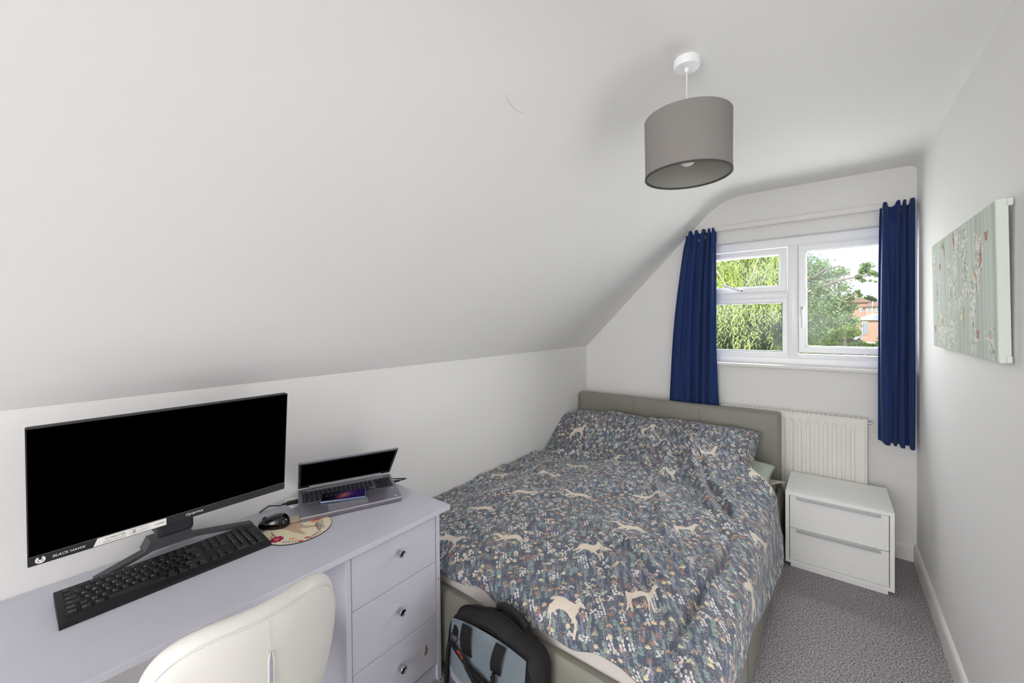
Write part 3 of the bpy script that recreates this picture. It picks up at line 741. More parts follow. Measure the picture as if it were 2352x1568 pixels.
# -- pillows
def pillow(name, label, cx, cy, cz, w, d, h, tilt, rotz, m, uvo=(0, 0), seed=0, group=None, roll=0.0):
    n = 46; r = random.Random(seed)
    fr = Matrix.Translation((cx, cy, cz)) @ Matrix.Rotation(rotz, 4, 'Z') @ Matrix.Rotation(tilt, 4, 'X') @ Matrix.Rotation(roll, 4, 'Y')
    vs = np.zeros((2, n, n, 3))
    for side in (0, 1):
        for j in range(n):
            for i in range(n):
                a = 2 * i / (n - 1) - 1; b = 2 * j / (n - 1) - 1
                th = max(0, (1 - abs(a) ** 3.2)) ** .55 * max(0, (1 - abs(b) ** 3.2)) ** .55
                pin = 1 - .06 * (1 - abs(a)) * 0 - .05 * (1 - a * a) * abs(b) ** 3
                x = a * w / 2 * (1 - .05 * (1 - b * b) * abs(a) ** 3); y = b * d / 2 * pin
                wr = .010 * math.sin(9 * a + 5 * b + seed) * math.sin(4 * b - 3 * a + seed) + .006 * math.sin(17 * a - 8 * b)
                z = (1 if side else -.6) * (h / 2) * th * (1 + wr * 6) + (.004 if side else -.004) * (1 - max(abs(a), abs(b)) ** 8)
                vs[side, j, i] = fr @ Vector((x, y, z))
    # one closed skin: top sheet and bottom sheet welded at the rim
    V = np.concatenate([vs[1].reshape(-1, 3), vs[0].reshape(-1, 3)])
    fs = []; uv = []
    for side in (0, 1):
        for j in range(n - 1):
            for i in range(n - 1):
                q = [side * n * n + jj * n + ii for jj, ii in ((j, i), (j, i + 1), (j + 1, i + 1), (j + 1, i))]
                fs.append(q if side == 0 else q[::-1])
    me = bpy.data.meshes.new(name); me.from_pydata([tuple(p) for p in V], [], fs)
    ul = me.uv_layers.new(name='UVMap'); 
    for lp in me.loops:
        k = lp.vertex_index % (n * n); j, i = divmod(k, n); ul.data[lp.index].uv = (uvo[0] + i / (n - 1) * w / BW, uvo[1] + j / (n - 1) * d / BH)
    bm = bmesh.new(); bm.from_mesh(me); bmesh.ops.remove_doubles(bm, verts=bm.verts[:], dist=.0004); bm.to_mesh(me); bm.free()
    me.materials.append(m); shade(me, 179)
    o = link(name, me); tag(o, label, 'pillow', group); return o
pillow('pillow', 'patterned pillow against headboard by the knee wall, half under the duvet', -1.365, 2.835, .545, .66, .46, .15, math.radians(27), 0.0, M_bed, (.1, .55), 1, 'pillows at the headboard')
pillow('pillow', 'patterned pillow at the window side, propped on pillow underneath', -.685, 2.835, .560, .66, .46, .15, math.radians(29), math.radians(-1), M_bed, (.5, .2), 2, 'pillows at the headboard')
pillow('pillow', 'plain pale green pillow peeping out beneath the patterned one', -.640, 2.865, .430, .72, .36, .12, math.radians(12), 0.0, M_green, (0, 0), 3, 'pillows at the headboard')

# -- duvet: one sheet draped over the mattress, the pillow and both open edges
def sstep(a, b, x): t = np.clip((x - a) / (b - a), 0, 1); return t * t * (3 - 2 * t)
def duvet():
    nu, nv = 330, 430
    r0 = .075; xe = -.318; ye = 1.178                      # where the cloth begins to roll over
    UA = xe - (-1.712); UT = UA + r0 * PI / 2 + .078
    FB = r0 * 1.62                                  # cloth below and around the foot edge
    u = np.linspace(0, UT, nu)[None, :].repeat(nv, 0)
    s = np.linspace(0, 1, nv)[:, None]
    # upper edge of the duvet: near the headboard on the left, falling away to the right
    xh = -1.712 + np.minimum(u, UA + .08)
    yh = 2.925 - .02 * np.sin(6 * xh) - .33 * sstep(-.95, -.30, xh) - .05 * sstep(-.38, -.2, xh)
    v = s * (yh - ye + FB)
    def roll(a, edge_len):
        """arc length -> (run, drop) for a flat that rolls over a quarter circle and then hangs"""
        t = np.clip((a - edge_len) / r0, 0, PI / 2); hang = np.maximum(a - edge_len - r0 * PI / 2, 0)
        run = np.minimum(a, edge_len) + r0 * np.sin(t); drop = r0 * (1 - np.cos(t)) + hang
        return run, drop, hang
    run, du, hu = roll(u, UA); x = -1.712 + run
    a = FB - v                                               # distance beyond the foot edge
    t = np.clip(a / r0, 0, PI / 2); hv = np.maximum(a - r0 * PI / 2, 0); dv = np.where(a > 0, r0 * (1 - np.cos(t)) + hv, 0)
    y = np.where(a > 0, ye - r0 * np.sin(t), ye + (v - FB))
    # body of the duvet
    z = .452 + .030 * sstep(0, .35, x + 1.70) * sstep(-.2, -.55, x) * sstep(1.1, 1.5, y) 
    z = z - .022 * sstep(2.25, 2.52, y) * sstep(-1.0, -1.5, x)
    left = sstep(2.50, 2.86, y) * .205 + sstep(2.80, 2.93, y) * .020
    right = sstep(2.33, 2.85, y) * .165
    mixl = sstep(-.95, -1.15, x)
    z = z + left * mixl + (right * 1.22) * (1 - mixl) * (1 - .30 * sstep(-.5, -.25, x))
    def ridge(pts, wd, hgt):
        p = np.array(pts, float); best = np.full(x.shape, 9.0); amp = np.zeros(x.shape); acc = 0; L = np.hypot(*(p[1:] - p[:-1]).T); tot = L.sum()
        for k in range(len(p) - 1):
            d = p[k + 1] - p[k]; tt = np.clip(((x - p[k, 0]) * d[0] + (y - p[k, 1]) * d[1]) / (d @ d), 0, 1)
            dd = np.hypot(x - p[k, 0] - tt * d[0], y - p[k, 1] - tt * d[1]); f = (acc + tt * L[k]) / tot
            sel = dd < best; best = np.where(sel, dd, best); amp = np.where(sel, np.sin(PI * np.clip(f, .04, .96)) ** .6, amp); acc += L[k]
        return hgt * amp * np.exp(-(best / wd) ** 2)
    RD = [([(-1.02, 2.92), (-.86, 2.83), (-.70, 2.66), (-.60, 2.42), (-.48, 2.17), (-.34, 1.98)], .036, .036),
          ([(-.95, 2.88), (-.84, 2.66), (-.78, 2.45), (-.75, 2.2), (-.66, 1.98), (-.58, 1.8)], .030, .026),
          ([(-1.0, 2.86), (-.93, 2.6), (-.90, 2.36), (-.90, 2.1)], .028, .020),
          ([(-.72, 2.72), (-.60, 2.58), (-.50, 2.38), (-.38, 2.22), (-.28, 2.1)], .028, .026),
          ([(-.62, 2.5), (-.48, 2.32), (-.36, 2.15), (-.27, 1.95)], .022, .018),
          ([(-1.10, 2.75), (-1.12, 2.5), (-1.08, 2.25)], .03, .012),
          ([(-.86, 1.60), (-.72, 1.47), (-.58, 1.38), (-.45, 1.28)], .020, .014), ([(-.75, 1.66), (-.60, 1.55), (-.44, 1.42)], .018, .013),
          ([(-.62, 1.72), (-.48, 1.60), (-.34, 1.52)], .018, .014), ([(-1.0, 1.75), (-.85, 1.62), (-.72, 1.55)], .022, .010),
          ([(-1.71, 2.40), (-1.52, 2.42), (-1.36, 2.48), (-1.22, 2.60)], .055, .030), ([(-1.70, 2.05), (-1.5, 2.08), (-1.35, 2.02)], .05, .018),
          ([(-1.3, 1.6), (-1.1, 1.52), (-.95, 1.4)], .028, .009), ([(-1.45, 1.38), (-1.2, 1.30), (-1.0, 1.2)], .026, .009),
          ([(-.42, 1.9), (-.36, 1.7), (-.33, 1.5), (-.34, 1.3)], .026, .016), ([(-.55, 1.45), (-.42, 1.33), (-.34, 1.18)], .02, .014),
          ([(-1.66, 2.84), (-1.3, 2.83), (-1.02, 2.84)], .020, .014)]
    for p, wd, hh in RD: z = z + ridge(p, wd * .85, hh * 1.55)
    z = z - ridge([(-1.66, 2.88), (-1.4, 2.87), (-1.10, 2.872)], .014, .030)
    z = z - ridge([(-.345, 2.0), (-.335, 1.7), (-.352, 1.45), (-.372, 1.2)], .013, .042)
    rng_ = np.random.default_rng(3)
    for k in range(26):
        kx, ky = rng_.normal(0, 12, 2); z = z + .0017 * np.sin(kx * x + ky * y + rng_.uniform(0, 6)) * sstep(0, .1, y - 1.0)
    for k in range(10):
        kx, ky = rng_.normal(0, 38, 2); z = z + .0006 * np.sin(kx * x + ky * y + rng_.uniform(0, 6))
    hem = .115 * sstep(1.50, 2.15, y) + .010 * np.sin(7.3 * y + 1) + .010 * np.sin(14 * y)     # how far the side hangs
    zz = z - du * (1 + hem / .153 * sstep(0, .06, hu)) - dv
    x = x + ((.004 + .010 * sstep(1.7, 2.1, y)) * np.sin(8.5 * y + .4) + .004 * np.sin(19 * y) + .020 + .034 * sstep(1.75, 2.2, y)) * sstep(.0, .14, hu) + .010 * sstep(0, .03, du) 
    y = y - .007 * np.sin(14 * x) * sstep(0, .05, dv) + 0 * x
    zz = zz + .013 * np.sin(10 * x + .2) * sstep(.03, .09, dv) + .008 * np.sin(23 * x) * sstep(.03, .09, dv)
    x = np.maximum(x, -1.713)
    P = np.stack([x, y, zz], -1)
    pu, pv = print_uv(u, v); uv = np.stack([pu / BW, pv / BH], -1)
    o = grid_mesh('duvet', P, M_bed, uv=uv)
    sm = o.modifiers.new('filling', 'SOLIDIFY'); sm.thickness = .022; sm.offset = -1
    tag(o, 'dark slate duvet printed with pale deer and wild flowers spread on the bed', 'duvet')
    return o
duvet()
# corner of a white under-sheet hanging out at the head, beside the green pillow
n = 14; P = np.zeros((n, n, 3))
for j in range(n):
    for i in range(n):
        a = i / (n - 1); b = j / (n - 1); k = .15 + .85 * b
        P[j, i] = (-.42 + .20 * a * k + .005 * math.sin(7 * b), 2.74 + .25 * b, .398 + .012 * math.sin(5 * a + 2 * b) + .02 * b - .05 * max(0, a * k - .78) ** 1.2 - .02 * a * k)
o = grid_mesh('bed_sheet', P, M_sheet); sm = o.modifiers.new('t', 'SOLIDIFY'); sm.thickness = .004
tag(o, 'corner of white bed sheet sticking out under the pale green pillow', 'sheet')

# ------------------------------------------------------------------ canvas on the right wall
def canvas_print():
    w, h = 880, 440
    arr = np.empty((h, w, 3), np.float32); base = c3(190, 200, 189); arr[:] = base
    stripe = np.interp(np.arange(w), np.arange(0, w + 12, 12), 1 + .07 * (nrg.random(w // 12 + 2) - .5) * 2)
    fine = np.repeat(1 + .06 * (nrg.random(w // 3 + 1) - .5), 3)[:w]
    arr *= (stripe * fine)[None, :, None]
    for k in range(9): x = 40 + k * 98; arr[:, x:x + 2] *= .9
    r = random.Random(9)
    def col(*c): return c3(*c)
    def garland(x, y0, y1, wd, n):
        s = Stamp(w, h, 1, 2); px = x
        pts = [(x + 14 * math.sin(t * 7 + x), y0 + (y1 - y0) * t) for t in np.linspace(0, 1, 9)]
        s.line(pts, 2.5, col(120, 104, 80))
        for k in range(n):
            t = r.random(); bx = x + 14 * math.sin(t * 7 + x) + r.gauss(0, wd); by = y0 + (y1 - y0) * t + r.gauss(0, 8)
            kind = r.random()
            if kind < .55:
                for q in range(4): s.disc(bx + 4 * math.cos(q * 1.6), by + 4 * math.sin(q * 1.6), 4, col(228, 228, 216), 3)
                s.disc(bx, by, 1.6, col(205, 170, 140))
            elif kind < .85: s.leaf(bx, by, r.uniform(0, 6.28), r.uniform(9, 15), 5, col(*r.choice([(140, 146, 100), (160, 160, 112), (112, 122, 88)])))
            else: s.line([(bx, by), (bx + r.uniform(-14, 14), by + r.uniform(-14, 14))], 1.6, col(100, 84, 66))
        blit(arr, s.out(), 0, 0)
    # (0,0) is the lower corner nearest the camera side; x runs from the camera towards the window
    for g in ((235, 20, 175, 16, 60), (170, 200, 380, 18, 90), (330, 200, 420, 18, 100), (440, 330, 440, 16, 80), (470, 170, 330, 14, 60), (560, 150, 330, 14, 50), (240, 130, 250, 20, 80), (700, 20, 140, 34, 120), (620, 10, 90, 30, 70), (520, 40, 110, 26, 60), (840, 300, 400, 12, 30), (60, 20, 90, 20, 30), (770, 120, 260, 6, 24), (400, 110, 210, 10, 30)): garland(*g)
    def bird(x, y, a, c1, c2, sc=1.0):
        s = Stamp(130, 130, 1, 2); f = lambda px, py: (65 + sc * (px * math.cos(a) - py * math.sin(a)), 65 + sc * (px * math.sin(a) + py * math.cos(a)))
        s.poly([f(*p) for p in ((-22, 0), (-16, 9), (-4, 12), (10, 9), (18, 3), (46, -4), (46, -8), (16, -6), (6, -10), (-10, -9), (-18, -5))], c1)
        s.poly([f(*p) for p in ((-20, -2), (-8, -9), (6, -9), (12, -4), (0, 0), (-12, 2))], c2); s.poly([f(*p) for p in ((-22, 3), (-30, 0), (-21, -2))], col(90, 70, 60)); s.disc(*f(-15, 4), 1.8 * sc, col(40, 36, 36))
        blit(arr, s.out(), x - 65, y - 65)
    bird(150, 300, 1.9, col(172, 70, 78), col(214, 180, 160), 1.15); bird(205, 245, 1.2, col(196, 150, 110), col(232, 218, 200), 1.1)
    bird(350, 130, -1.5, col(176, 164, 88), col(200, 180, 110), 1.2); bird(640, 390, 1.3, col(178, 86, 92), col(214, 150, 140), 1.0); bird(480, 395, 1.45, col(164, 78, 82), col(208, 170, 150), 1.05)
    bird(780, 230, 1.5, col(150, 120, 100), col(200, 150, 130), 1.0); bird(690, 110, 1.2, col(206, 150, 128), col(140, 150, 110), .8); bird(540, 215, -1.2, col(160, 86, 122), col(190, 120, 150), .6)
    def fly(x, y):
        s = Stamp(70, 70, 1, 2)
        for sd in (-1, 1): s.leaf(35, 35, PI / 2 - sd * .9, 26, 15, col(186, 132, 112)); s.leaf(35, 35, -PI / 2 + sd * .9, 18, 11, col(176, 120, 102))
        s.line([(35, 22), (35, 46)], 2.5, col(90, 66, 60)); blit(arr, s.out(), x - 35, y - 35)
    for p in ((85, 355), (190, 70), (720, 330), (838, 75)): fly(*p)
    s = Stamp(60, 60, 1, 2); s.leaf(30, 10, 2.0, 30, 16, col(120, 150, 70)); s.leaf(30, 10, 1.2, 26, 12, col(110, 140, 66)); blit(arr, s.out(), 640, 385)
    return to_image('bird_canvas_print', arr)
M_canvas = img_mat('bird_canvas', canvas_print(), .8, .15, bump=(900, .2, 1))
M_canvas_edge = mat('canvas_edge', srgb(224, 230, 220), .8, bump=(700, .25, 2))
cv = empty('canvas_picture', (XR - .02, 2.1, 1.5), 0, 'pale green canvas print of birds and blossom on the right wall', 'picture')
ci = Matrix.Translation((-(XR - .02), -2.1, -1.5))
CY0, CY1, CZ0, CZ1 = 1.668, 2.545, 1.276, 1.716
def cx(z, d): return XR - .004 - d - .007 * (z - CZ0) / (CZ1 - CZ0)
mb = MB(); b = .003
ring = [(CY0, CZ0), (CY1, CZ0), (CY1, CZ1), (CY0, CZ1)]
inn = [(CY0 + b, CZ0 + b), (CY1 - b, CZ0 + b), (CY1 - b, CZ1 - b), (CY0 + b, CZ1 - b)]
vs = [(cx(z, 0), y, z) for y, z in ring] + [(cx(z, .021), y, z) for y, z in ring] + [(cx(z, .0235), y, z) for y, z in inn]
fs = [(0, 1, 2, 3)] + [(k, (k + 1) % 4, 4 + (k + 1) % 4, 4 + k) for k in range(4)] + [(4 + k, 4 + (k + 1) % 4, 8 + (k + 1) % 4, 8 + k) for k in range(4)]
mb.raw(vs, fs); under(mb.build('wrapped_edge', M_canvas_edge, cv), ci)
mb = MB(); mb.raw([(cx(z, .0238), y, z) for y, z in inn], [(0, 1, 2, 3)])
o = mb.build('printed_face', M_canvas, cv); under(o, ci)
ul = o.data.uv_layers.new(name='UVMap')
for lp in o.data.loops:
    y, z = o.data.vertices[lp.vertex_index].co[1:]; ul.data[lp.index].uv = ((y - CY0) / (CY1 - CY0), (z - CZ0) / (CZ1 - CZ0))
for z in (CZ0, CZ1 - .02):
    under(MB().box((XR - .014, CY0 - .007, z), (XR - .003, CY0 + .004, z + .02), .003).build('canvas_fold', M_canvas_edge, cv), ci)

# ------------------------------------------------------------------ desk
DZ = .680; DX1 = -1.188; DY0, DY1 = -.55, 1.094
desk = empty('desk', (-1.45, .3, 0), 0, 'grey lilac painted desk with drawers along the knee wall', 'desk')
di = Matrix.Translation((1.45, -.3, 0))
under(MB().box((XL + .002, DY0, DZ - .018), (DX1, DY1, DZ), .0015).build('desktop', M_desk, desk), di)
CX = -1.212
for y in (.666, 1.040): under(MB().box((XL + .01, y, .0), (CX, y + .018, DZ - .018), .0012).build('side_panel', M_desk, desk), di)
under(MB().box((XL + .01, DY0 + .02, 0), (CX, DY0 + .038, DZ - .018), .0012).build('side_panel', M_desk, desk), di)
under(MB().box((XL + .02, .684, .055), (CX - .03, 1.04, .073)).build('bottom_panel', M_desk, desk), di)
under(MB().box((CX - .032, .684, .0), (CX - .014, 1.04, .055)).build('kickboard', M_desk, desk), di)
for k, (z0, z1) in enumerate(((.4705, .655), (.263, .4685), (.072, .261))):
    d = under(MB().box((CX - .35, .6865, z0), (CX - .002, 1.0375, z1), .0015).build('drawer', M_desk, desk), di)
    zk = (.586, .379, .174)[k]
    MB().lathe([(0, 0), (.008, 0), (.007, .004), (.0075, .010), (.0125, .020), (.0130, .024), (.0115, .026), (.0085, .0255), (.0080, .0245), (0, .0245)], 24, 0,
               Matrix.Translation((CX - .002, .866, zk)) @ Matrix.Rotation(PI / 2, 4, 'Y')).build('knob', M_chrome, d, smooth=35)
# worn paint on the lowest drawer and the edge of the side panel
M_worn = mat('bare_chipboard', srgb(150, 122, 98), .9, noise=(200, .2, 3))
mb = MB()
for (y, z, a, b) in ((.985, .158, .004, .020), (.990, .150, .003, .012), (.980, .145, .003, .010)): mb.prism([(y + a * math.cos(t) * (1 + .3 * math.sin(3 * t)), z + b * math.sin(t) + .3 * a * math.cos(2 * t)) for t in np.linspace(0, 2 * PI, 11)[:-1]], 0, .0006, (Vector((CX - .0022, 0, 0)), Vector((0, 1, 0)), Vector((0, 0, 1)), Vector((1, 0, 0))))
mb.box((CX - .0005, 1.0450, .395), (CX + .0006, 1.0500, .404))
o = under(mb.build('worn_patch', M_worn, desk), di); o['kind'] = 'stuff'

# ------------------------------------------------------------------ monitor
mon = empty('monitor', (-1.6, .32, DZ), 0, 'wide black monitor on a dark V shaped stand, switched off', 'monitor')
mi_ = Matrix.Translation((1.6, -.32, -DZ))
mx_t, mx_b, mz_t, mz_b, my0, my1 = -1.478, -1.517, 1.162, .822, .030, .611
e_up = Vector((mx_t - mx_b, 0, mz_t - mz_b)); HM = e_up.length; e_up.normalize(); e_y = Vector((0, 1, 0)); e_n = e_y.cross(e_up)      # towards the room
MF = Matrix((e_y, e_up, e_n)).transposed().to_4x4(); MF.translation = Vector((mx_b, my0, mz_b)); WM = my1 - my0
def mbx(lo, hi, bev, name, m, parent=None, **k): return under(MB().box(lo, hi, bev, mat=MF).build(name, m, parent or mon, **k), mi_ if parent is None else Matrix.Identity(4))
shell = mbx((0, 0, -.022), (WM, HM, -.002), .003, 'rear_shell', M_bezel)
mbx((.18, .05, -.055), (WM - .18, .25, -.020), .012, 'electronics_hump', M_bezel)
mbx((0, 0, -.004), (WM, .0235, .0012), .0008, 'lower_bezel', M_bezel)
mbx((.0022, .0240, -.004), (WM - .0022, HM - .0022, 0), .0, 'screen', M_screen)
for lo, hi in (((0, .0235, -.004), (.0022, HM, .0004)), ((WM - .0022, .0235, -.004), (WM, HM, .0004)), ((0, HM - .0022, -.004), (WM, HM, .0004))): mbx(lo, hi, 0, 'edge_trim', M_bezel)
mbx((.002, .0232, -.003), (WM - .002, .0240, .0009), 0, 'trim_line', mat('trim_line_grey', srgb(105, 105, 108), .4))
# printed strip on the bezel: black section, then white with small print
st = under(MB().prism([(.004, .002), (.110, .002), (.118, .0222), (.004, .0222)], .0013, .0016, (MF.translation, e_y, e_up, e_n)).build('sticker', M_ink, mon), mi_)
stw = under(MB().prism([(.110, .002), (.258, .002), (.258, .0222), (.118, .0222)], .0013, .0016, (MF.translation, e_y, e_up, e_n)).build('sticker', M_white, mon), mi_)
def on_mon(x, y, d=.0018): return MF @ Vector((x, y, d))
mb = MB(); put_text(mb, 'BLACK HAWK', on_mon(.040, .0085), e_y, e_up, .0062, width=.056, shear=.2)
ring = []
for k in range(25):
    a = PI * .5 + .45 + (2 * PI - .9) * k / 24; ring.append((a, .0085))
vs = [on_mon(.020 + rr * math.cos(a), .0118 + rr * math.sin(a)) for a, _ in ring for rr in (.0050, .0086)]
mb.raw(vs, [(2 * k, 2 * k + 1, 2 * k + 3, 2 * k + 2) for k in range(24)])
mb.raw([on_mon(.020 + x, .0118 + y) for x, y in ((-.0052, .0018), (-.0030, .0030), (0, -.0010), (.0030, .0030), (.0052, .0018), (.0008, -.0048), (-.0008, -.0048))], [(0, 1, 2, 6), (2, 3, 4, 5), (2, 5, 6)])
mb.build('lettering', M_white, st)
mb = MB(); put_text(mb, 'G-MASTER', on_mon(.132, .0122), e_y, e_up, .0052, width=.040, shear=.15); put_text(mb, 'GAMING MONITOR', on_mon(.128, .0050), e_y, e_up, .0034, width=.044, shear=.15)
put_text(mb, 'HDMI', on_mon(.2335, .0100), e_y, e_up, .0045, width=.0195)
put_text(mb, '2', on_mon(.1835, .0080), e_y, e_up, .0085, width=.0075, shear=.15)
put_text(mb, '1 ms', on_mon(.1945, .0090), e_y, e_up, .0034, width=.0080); put_text(mb, 'Hz', on_mon(.2085, .0095), e_y, e_up, .0034, width=.0060)
for (x0, x1) in ((.180, .1905), (.192, .2045), (.206, .2175)):
    for (a, b) in (((x0, .0055), (x1, .0060)), ((x0, .0185), (x1, .0190)), ((x0, .0055), (x0 + .0004, .0190)), ((x1 - .0004, .0055), (x1, .0190))):
        mb.raw([on_mon(a[0], a[1]), on_mon(b[0], a[1]), on_mon(b[0], b[1]), on_mon(a[0], b[1])], [(0, 1, 2, 3)])
mb.build('lettering', M_ink, stw)
mb = MB(); put_text(mb, 'iiyama', on_mon(WM / 2 + .012, .0075), e_y, e_up, .0085, width=.042, shear=.2); under(mb.build('lettering', M_white, mon), mi_)
# stand: neck block, two flat legs in a V
ax_ = Vector((-1.652, .322, .728))
under(MB().box((-1.655, .275, .770), (-1.556, .363, .950), .010, 2).build('neck', M_bezel, mon), mi_)
under(MB().prism([(-.066, 0), (.066, 0), (.050, .030), (-.050, .030)], 0, .060, (Vector((-1.690, .322, .712)), e_y, Vector((0, 0, 1)), Vector((1, 0, 0)))).build('hinge_block', M_stand, mon), mi_)
def leg_bar(p, q, wd, th, ovl):
    p = Vector(p); q = Vector(q); d = (q - p).normalized(); sd = Vector((-d.y, d.x, 0)).normalized()
    if sd.x < 0: sd = -sd
    p = p - d * ovl
    vs = [p, q, q + sd * wd, p + sd * wd]; vs = [Vector(v) for v in vs] + [Vector(v) - Vector((0, 0, th)) for v in vs]
    mb = MB().raw(vs, [(0, 1, 2, 3), (7, 6, 5, 4), (0, 4, 5, 1), (1, 5, 6, 2), (2, 6, 7, 3), (3, 7, 4, 0)]); return mb
under(leg_bar((-1.672, .322, .731), (-1.658, .550, .6915), .031, .0100, .004).build('stand_leg', M_stand, mon), mi_)
under(leg_bar((-1.672, .322, .731), (-1.646, .150, .6915), .031, .0100, .004).build('stand_leg', M_stand, mon), mi_)

# ------------------------------------------------------------------ keyboard
kb = empty('keyboard', (-1.522, .303, DZ), 0, 'black full size computer keyboard lying before the monitor', 'keyboard')
ki = Matrix.Translation((1.522, -.303, -DZ))
K0 = Vector((-1.437, .0735, DZ)); KW = .463; KD = .168
k_ax = Vector((0, 1, 0)); k_ay = (Vector((-1, 0, .075))).normalized(); k_n = k_ax.cross(k_ay)
if k_n.z < 0: k_n = -k_n
KM = Matrix((k_ax, k_ay, k_n)).transposed().to_4x4(); KM.translation = K0 + Vector((0, 0, .006))
body = MB().prism([(0, DZ - .0005), (0, DZ + .009), (-.006, DZ + .0115), (-KD + .006, DZ + .0255), (-KD, DZ + .023), (-KD, DZ + .010), (-KD + .02, DZ - .0005)], 0, KW, (Vector((K0.x, K0.y, 0)), Vector((1, 0, 0)), Vector((0, 0, 1)), Vector((0, 1, 0))))
under(body.build('body', M_black, kb, smooth=20), ki)
un = (KW - .024) / 22.75; ry = (KD - .036) / 6.0
KM.translation = K0 + Vector((0, 0, .0105))
def kkey(x, row, w, txt=None, h=1.0, blue=False, two=None):
    x0 = .012 + x * un; y0 = .024 + row * ry
    if row >= 5: y0 += ry * .12
    w_ = w * un; h_ = h * ry; b = .0013; tp = .0026; zt = .0062
    lo = [(x0 + b, y0 + b), (x0 + w_ - b, y0 + b), (x0 + w_ - b, y0 + h_ - b), (x0 + b, y0 + h_ - b)]
    hi = [(x0 + b + tp, y0 + b + tp * 1.1), (x0 + w_ - b - tp, y0 + b + tp * 1.1), (x0 + w_ - b - tp, y0 + h_ - b - tp * .6), (x0 + b + tp, y0 + h_ - b - tp * .6)]
    mb = MB().raw([KM @ Vector((p[0], p[1], 0)) for p in lo] + [KM @ Vector((p[0], p[1], zt)) for p in hi], [(4, 5, 6, 7), (0, 1, 5, 4), (1, 2, 6, 5), (2, 3, 7, 6), (3, 0, 4, 7)])
    if txt:
        n = len(txt); sz = .0046 if n == 1 else .0026
        put_text(mb, txt, KM @ Vector((hi[0][0] + .0012, (hi[0][1] + hi[3][1]) / 2 - (.0012 if n == 1 else .0008), zt + .0003)), k_ax, k_ay, sz, 2 if blue else 1, width=None if n == 1 else min(.0024 * n, w_ - 2 * tp - .004))
        if n == 1 and txt.isdigit(): put_text(mb, {'1': '!', '2': '"', '3': '£', '4': '$', '5': '%', '6': '^', '7': '&', '8': '*', '9': '(', '0': ')'}[txt], KM @ Vector((hi[0][0] + .0012, hi[3][1] - .0030, zt + .0003)), k_ax, k_ay, .0026, 1)
    under(mb.build('key', [M_key, M_legend, M_legendb], kb), ki)
kkey(0, 5, 1, 'Esc', .85)
for k in range(12): kkey(1.55 + k * 1.0 + (k // 4) * .27, 5, 1, 'F%d' % (k + 1), .85, blue=k % 3 == 0)
for k, t in enumerate(('PrtSc', 'ScrLk', 'Pause')): kkey(15.3 + k, 5, 1, t, .85, True)
for k in range(4): kkey(18.7 + k, 5, 1, None, .85)
def krow(row, x, items):
    for t, w in items: kkey(x, row, w, t); x += w
krow(4, 0, [(c, 1) for c in '`1234567890-='] + [('Backspace', 2)])
krow(3, 0, [('Tab', 1.5)] + [(c, 1) for c in 'QWERTYUIOP[]'] + [(None, 1.5)])
krow(2, 0, [('Caps', 1.75)] + [(c, 1) for c in "ASDFGHJKL;'#"] + [('Enter', 1.25)])
krow(1, 0, [('Shift', 1.25)] + [(c, 1) for c in '\\ZXCVBNM,./'] + [('Shift', 2.75)])
krow(0, 0, [('Ctrl', 1.25), ('Win', 1.25), ('Alt', 1.25), (None, 6.25), ('AltGr', 1.25), ('Fn', 1.25), ('Menu', 1.25), ('Ctrl', 1.25)])
for k, t in enumerate(('Ins', 'Home', 'PgUp')): kkey(15.3 + k, 4, 1, t, blue=True)
for k, t in enumerate(('Del', 'End', 'PgDn')): kkey(15.3 + k, 3, 1, t, blue=True)
kkey(16.3, 1, 1, '^')
for k, t in enumerate('<v>'): kkey(15.3 + k, 0, 1, t)
for rw, ts in ((4, ('Num', '/', '*', '-')), (3, '789'), (2, '456'), (1, '123')):
    for k, t in enumerate(ts): kkey(18.7 + k, rw, 1, t)
kkey(21.7, 2, 1, '+', 2); kkey(21.7, 0, 1, 'Enter', 2); kkey(18.7, 0, 2, '0'); kkey(20.7, 0, 1, '.')

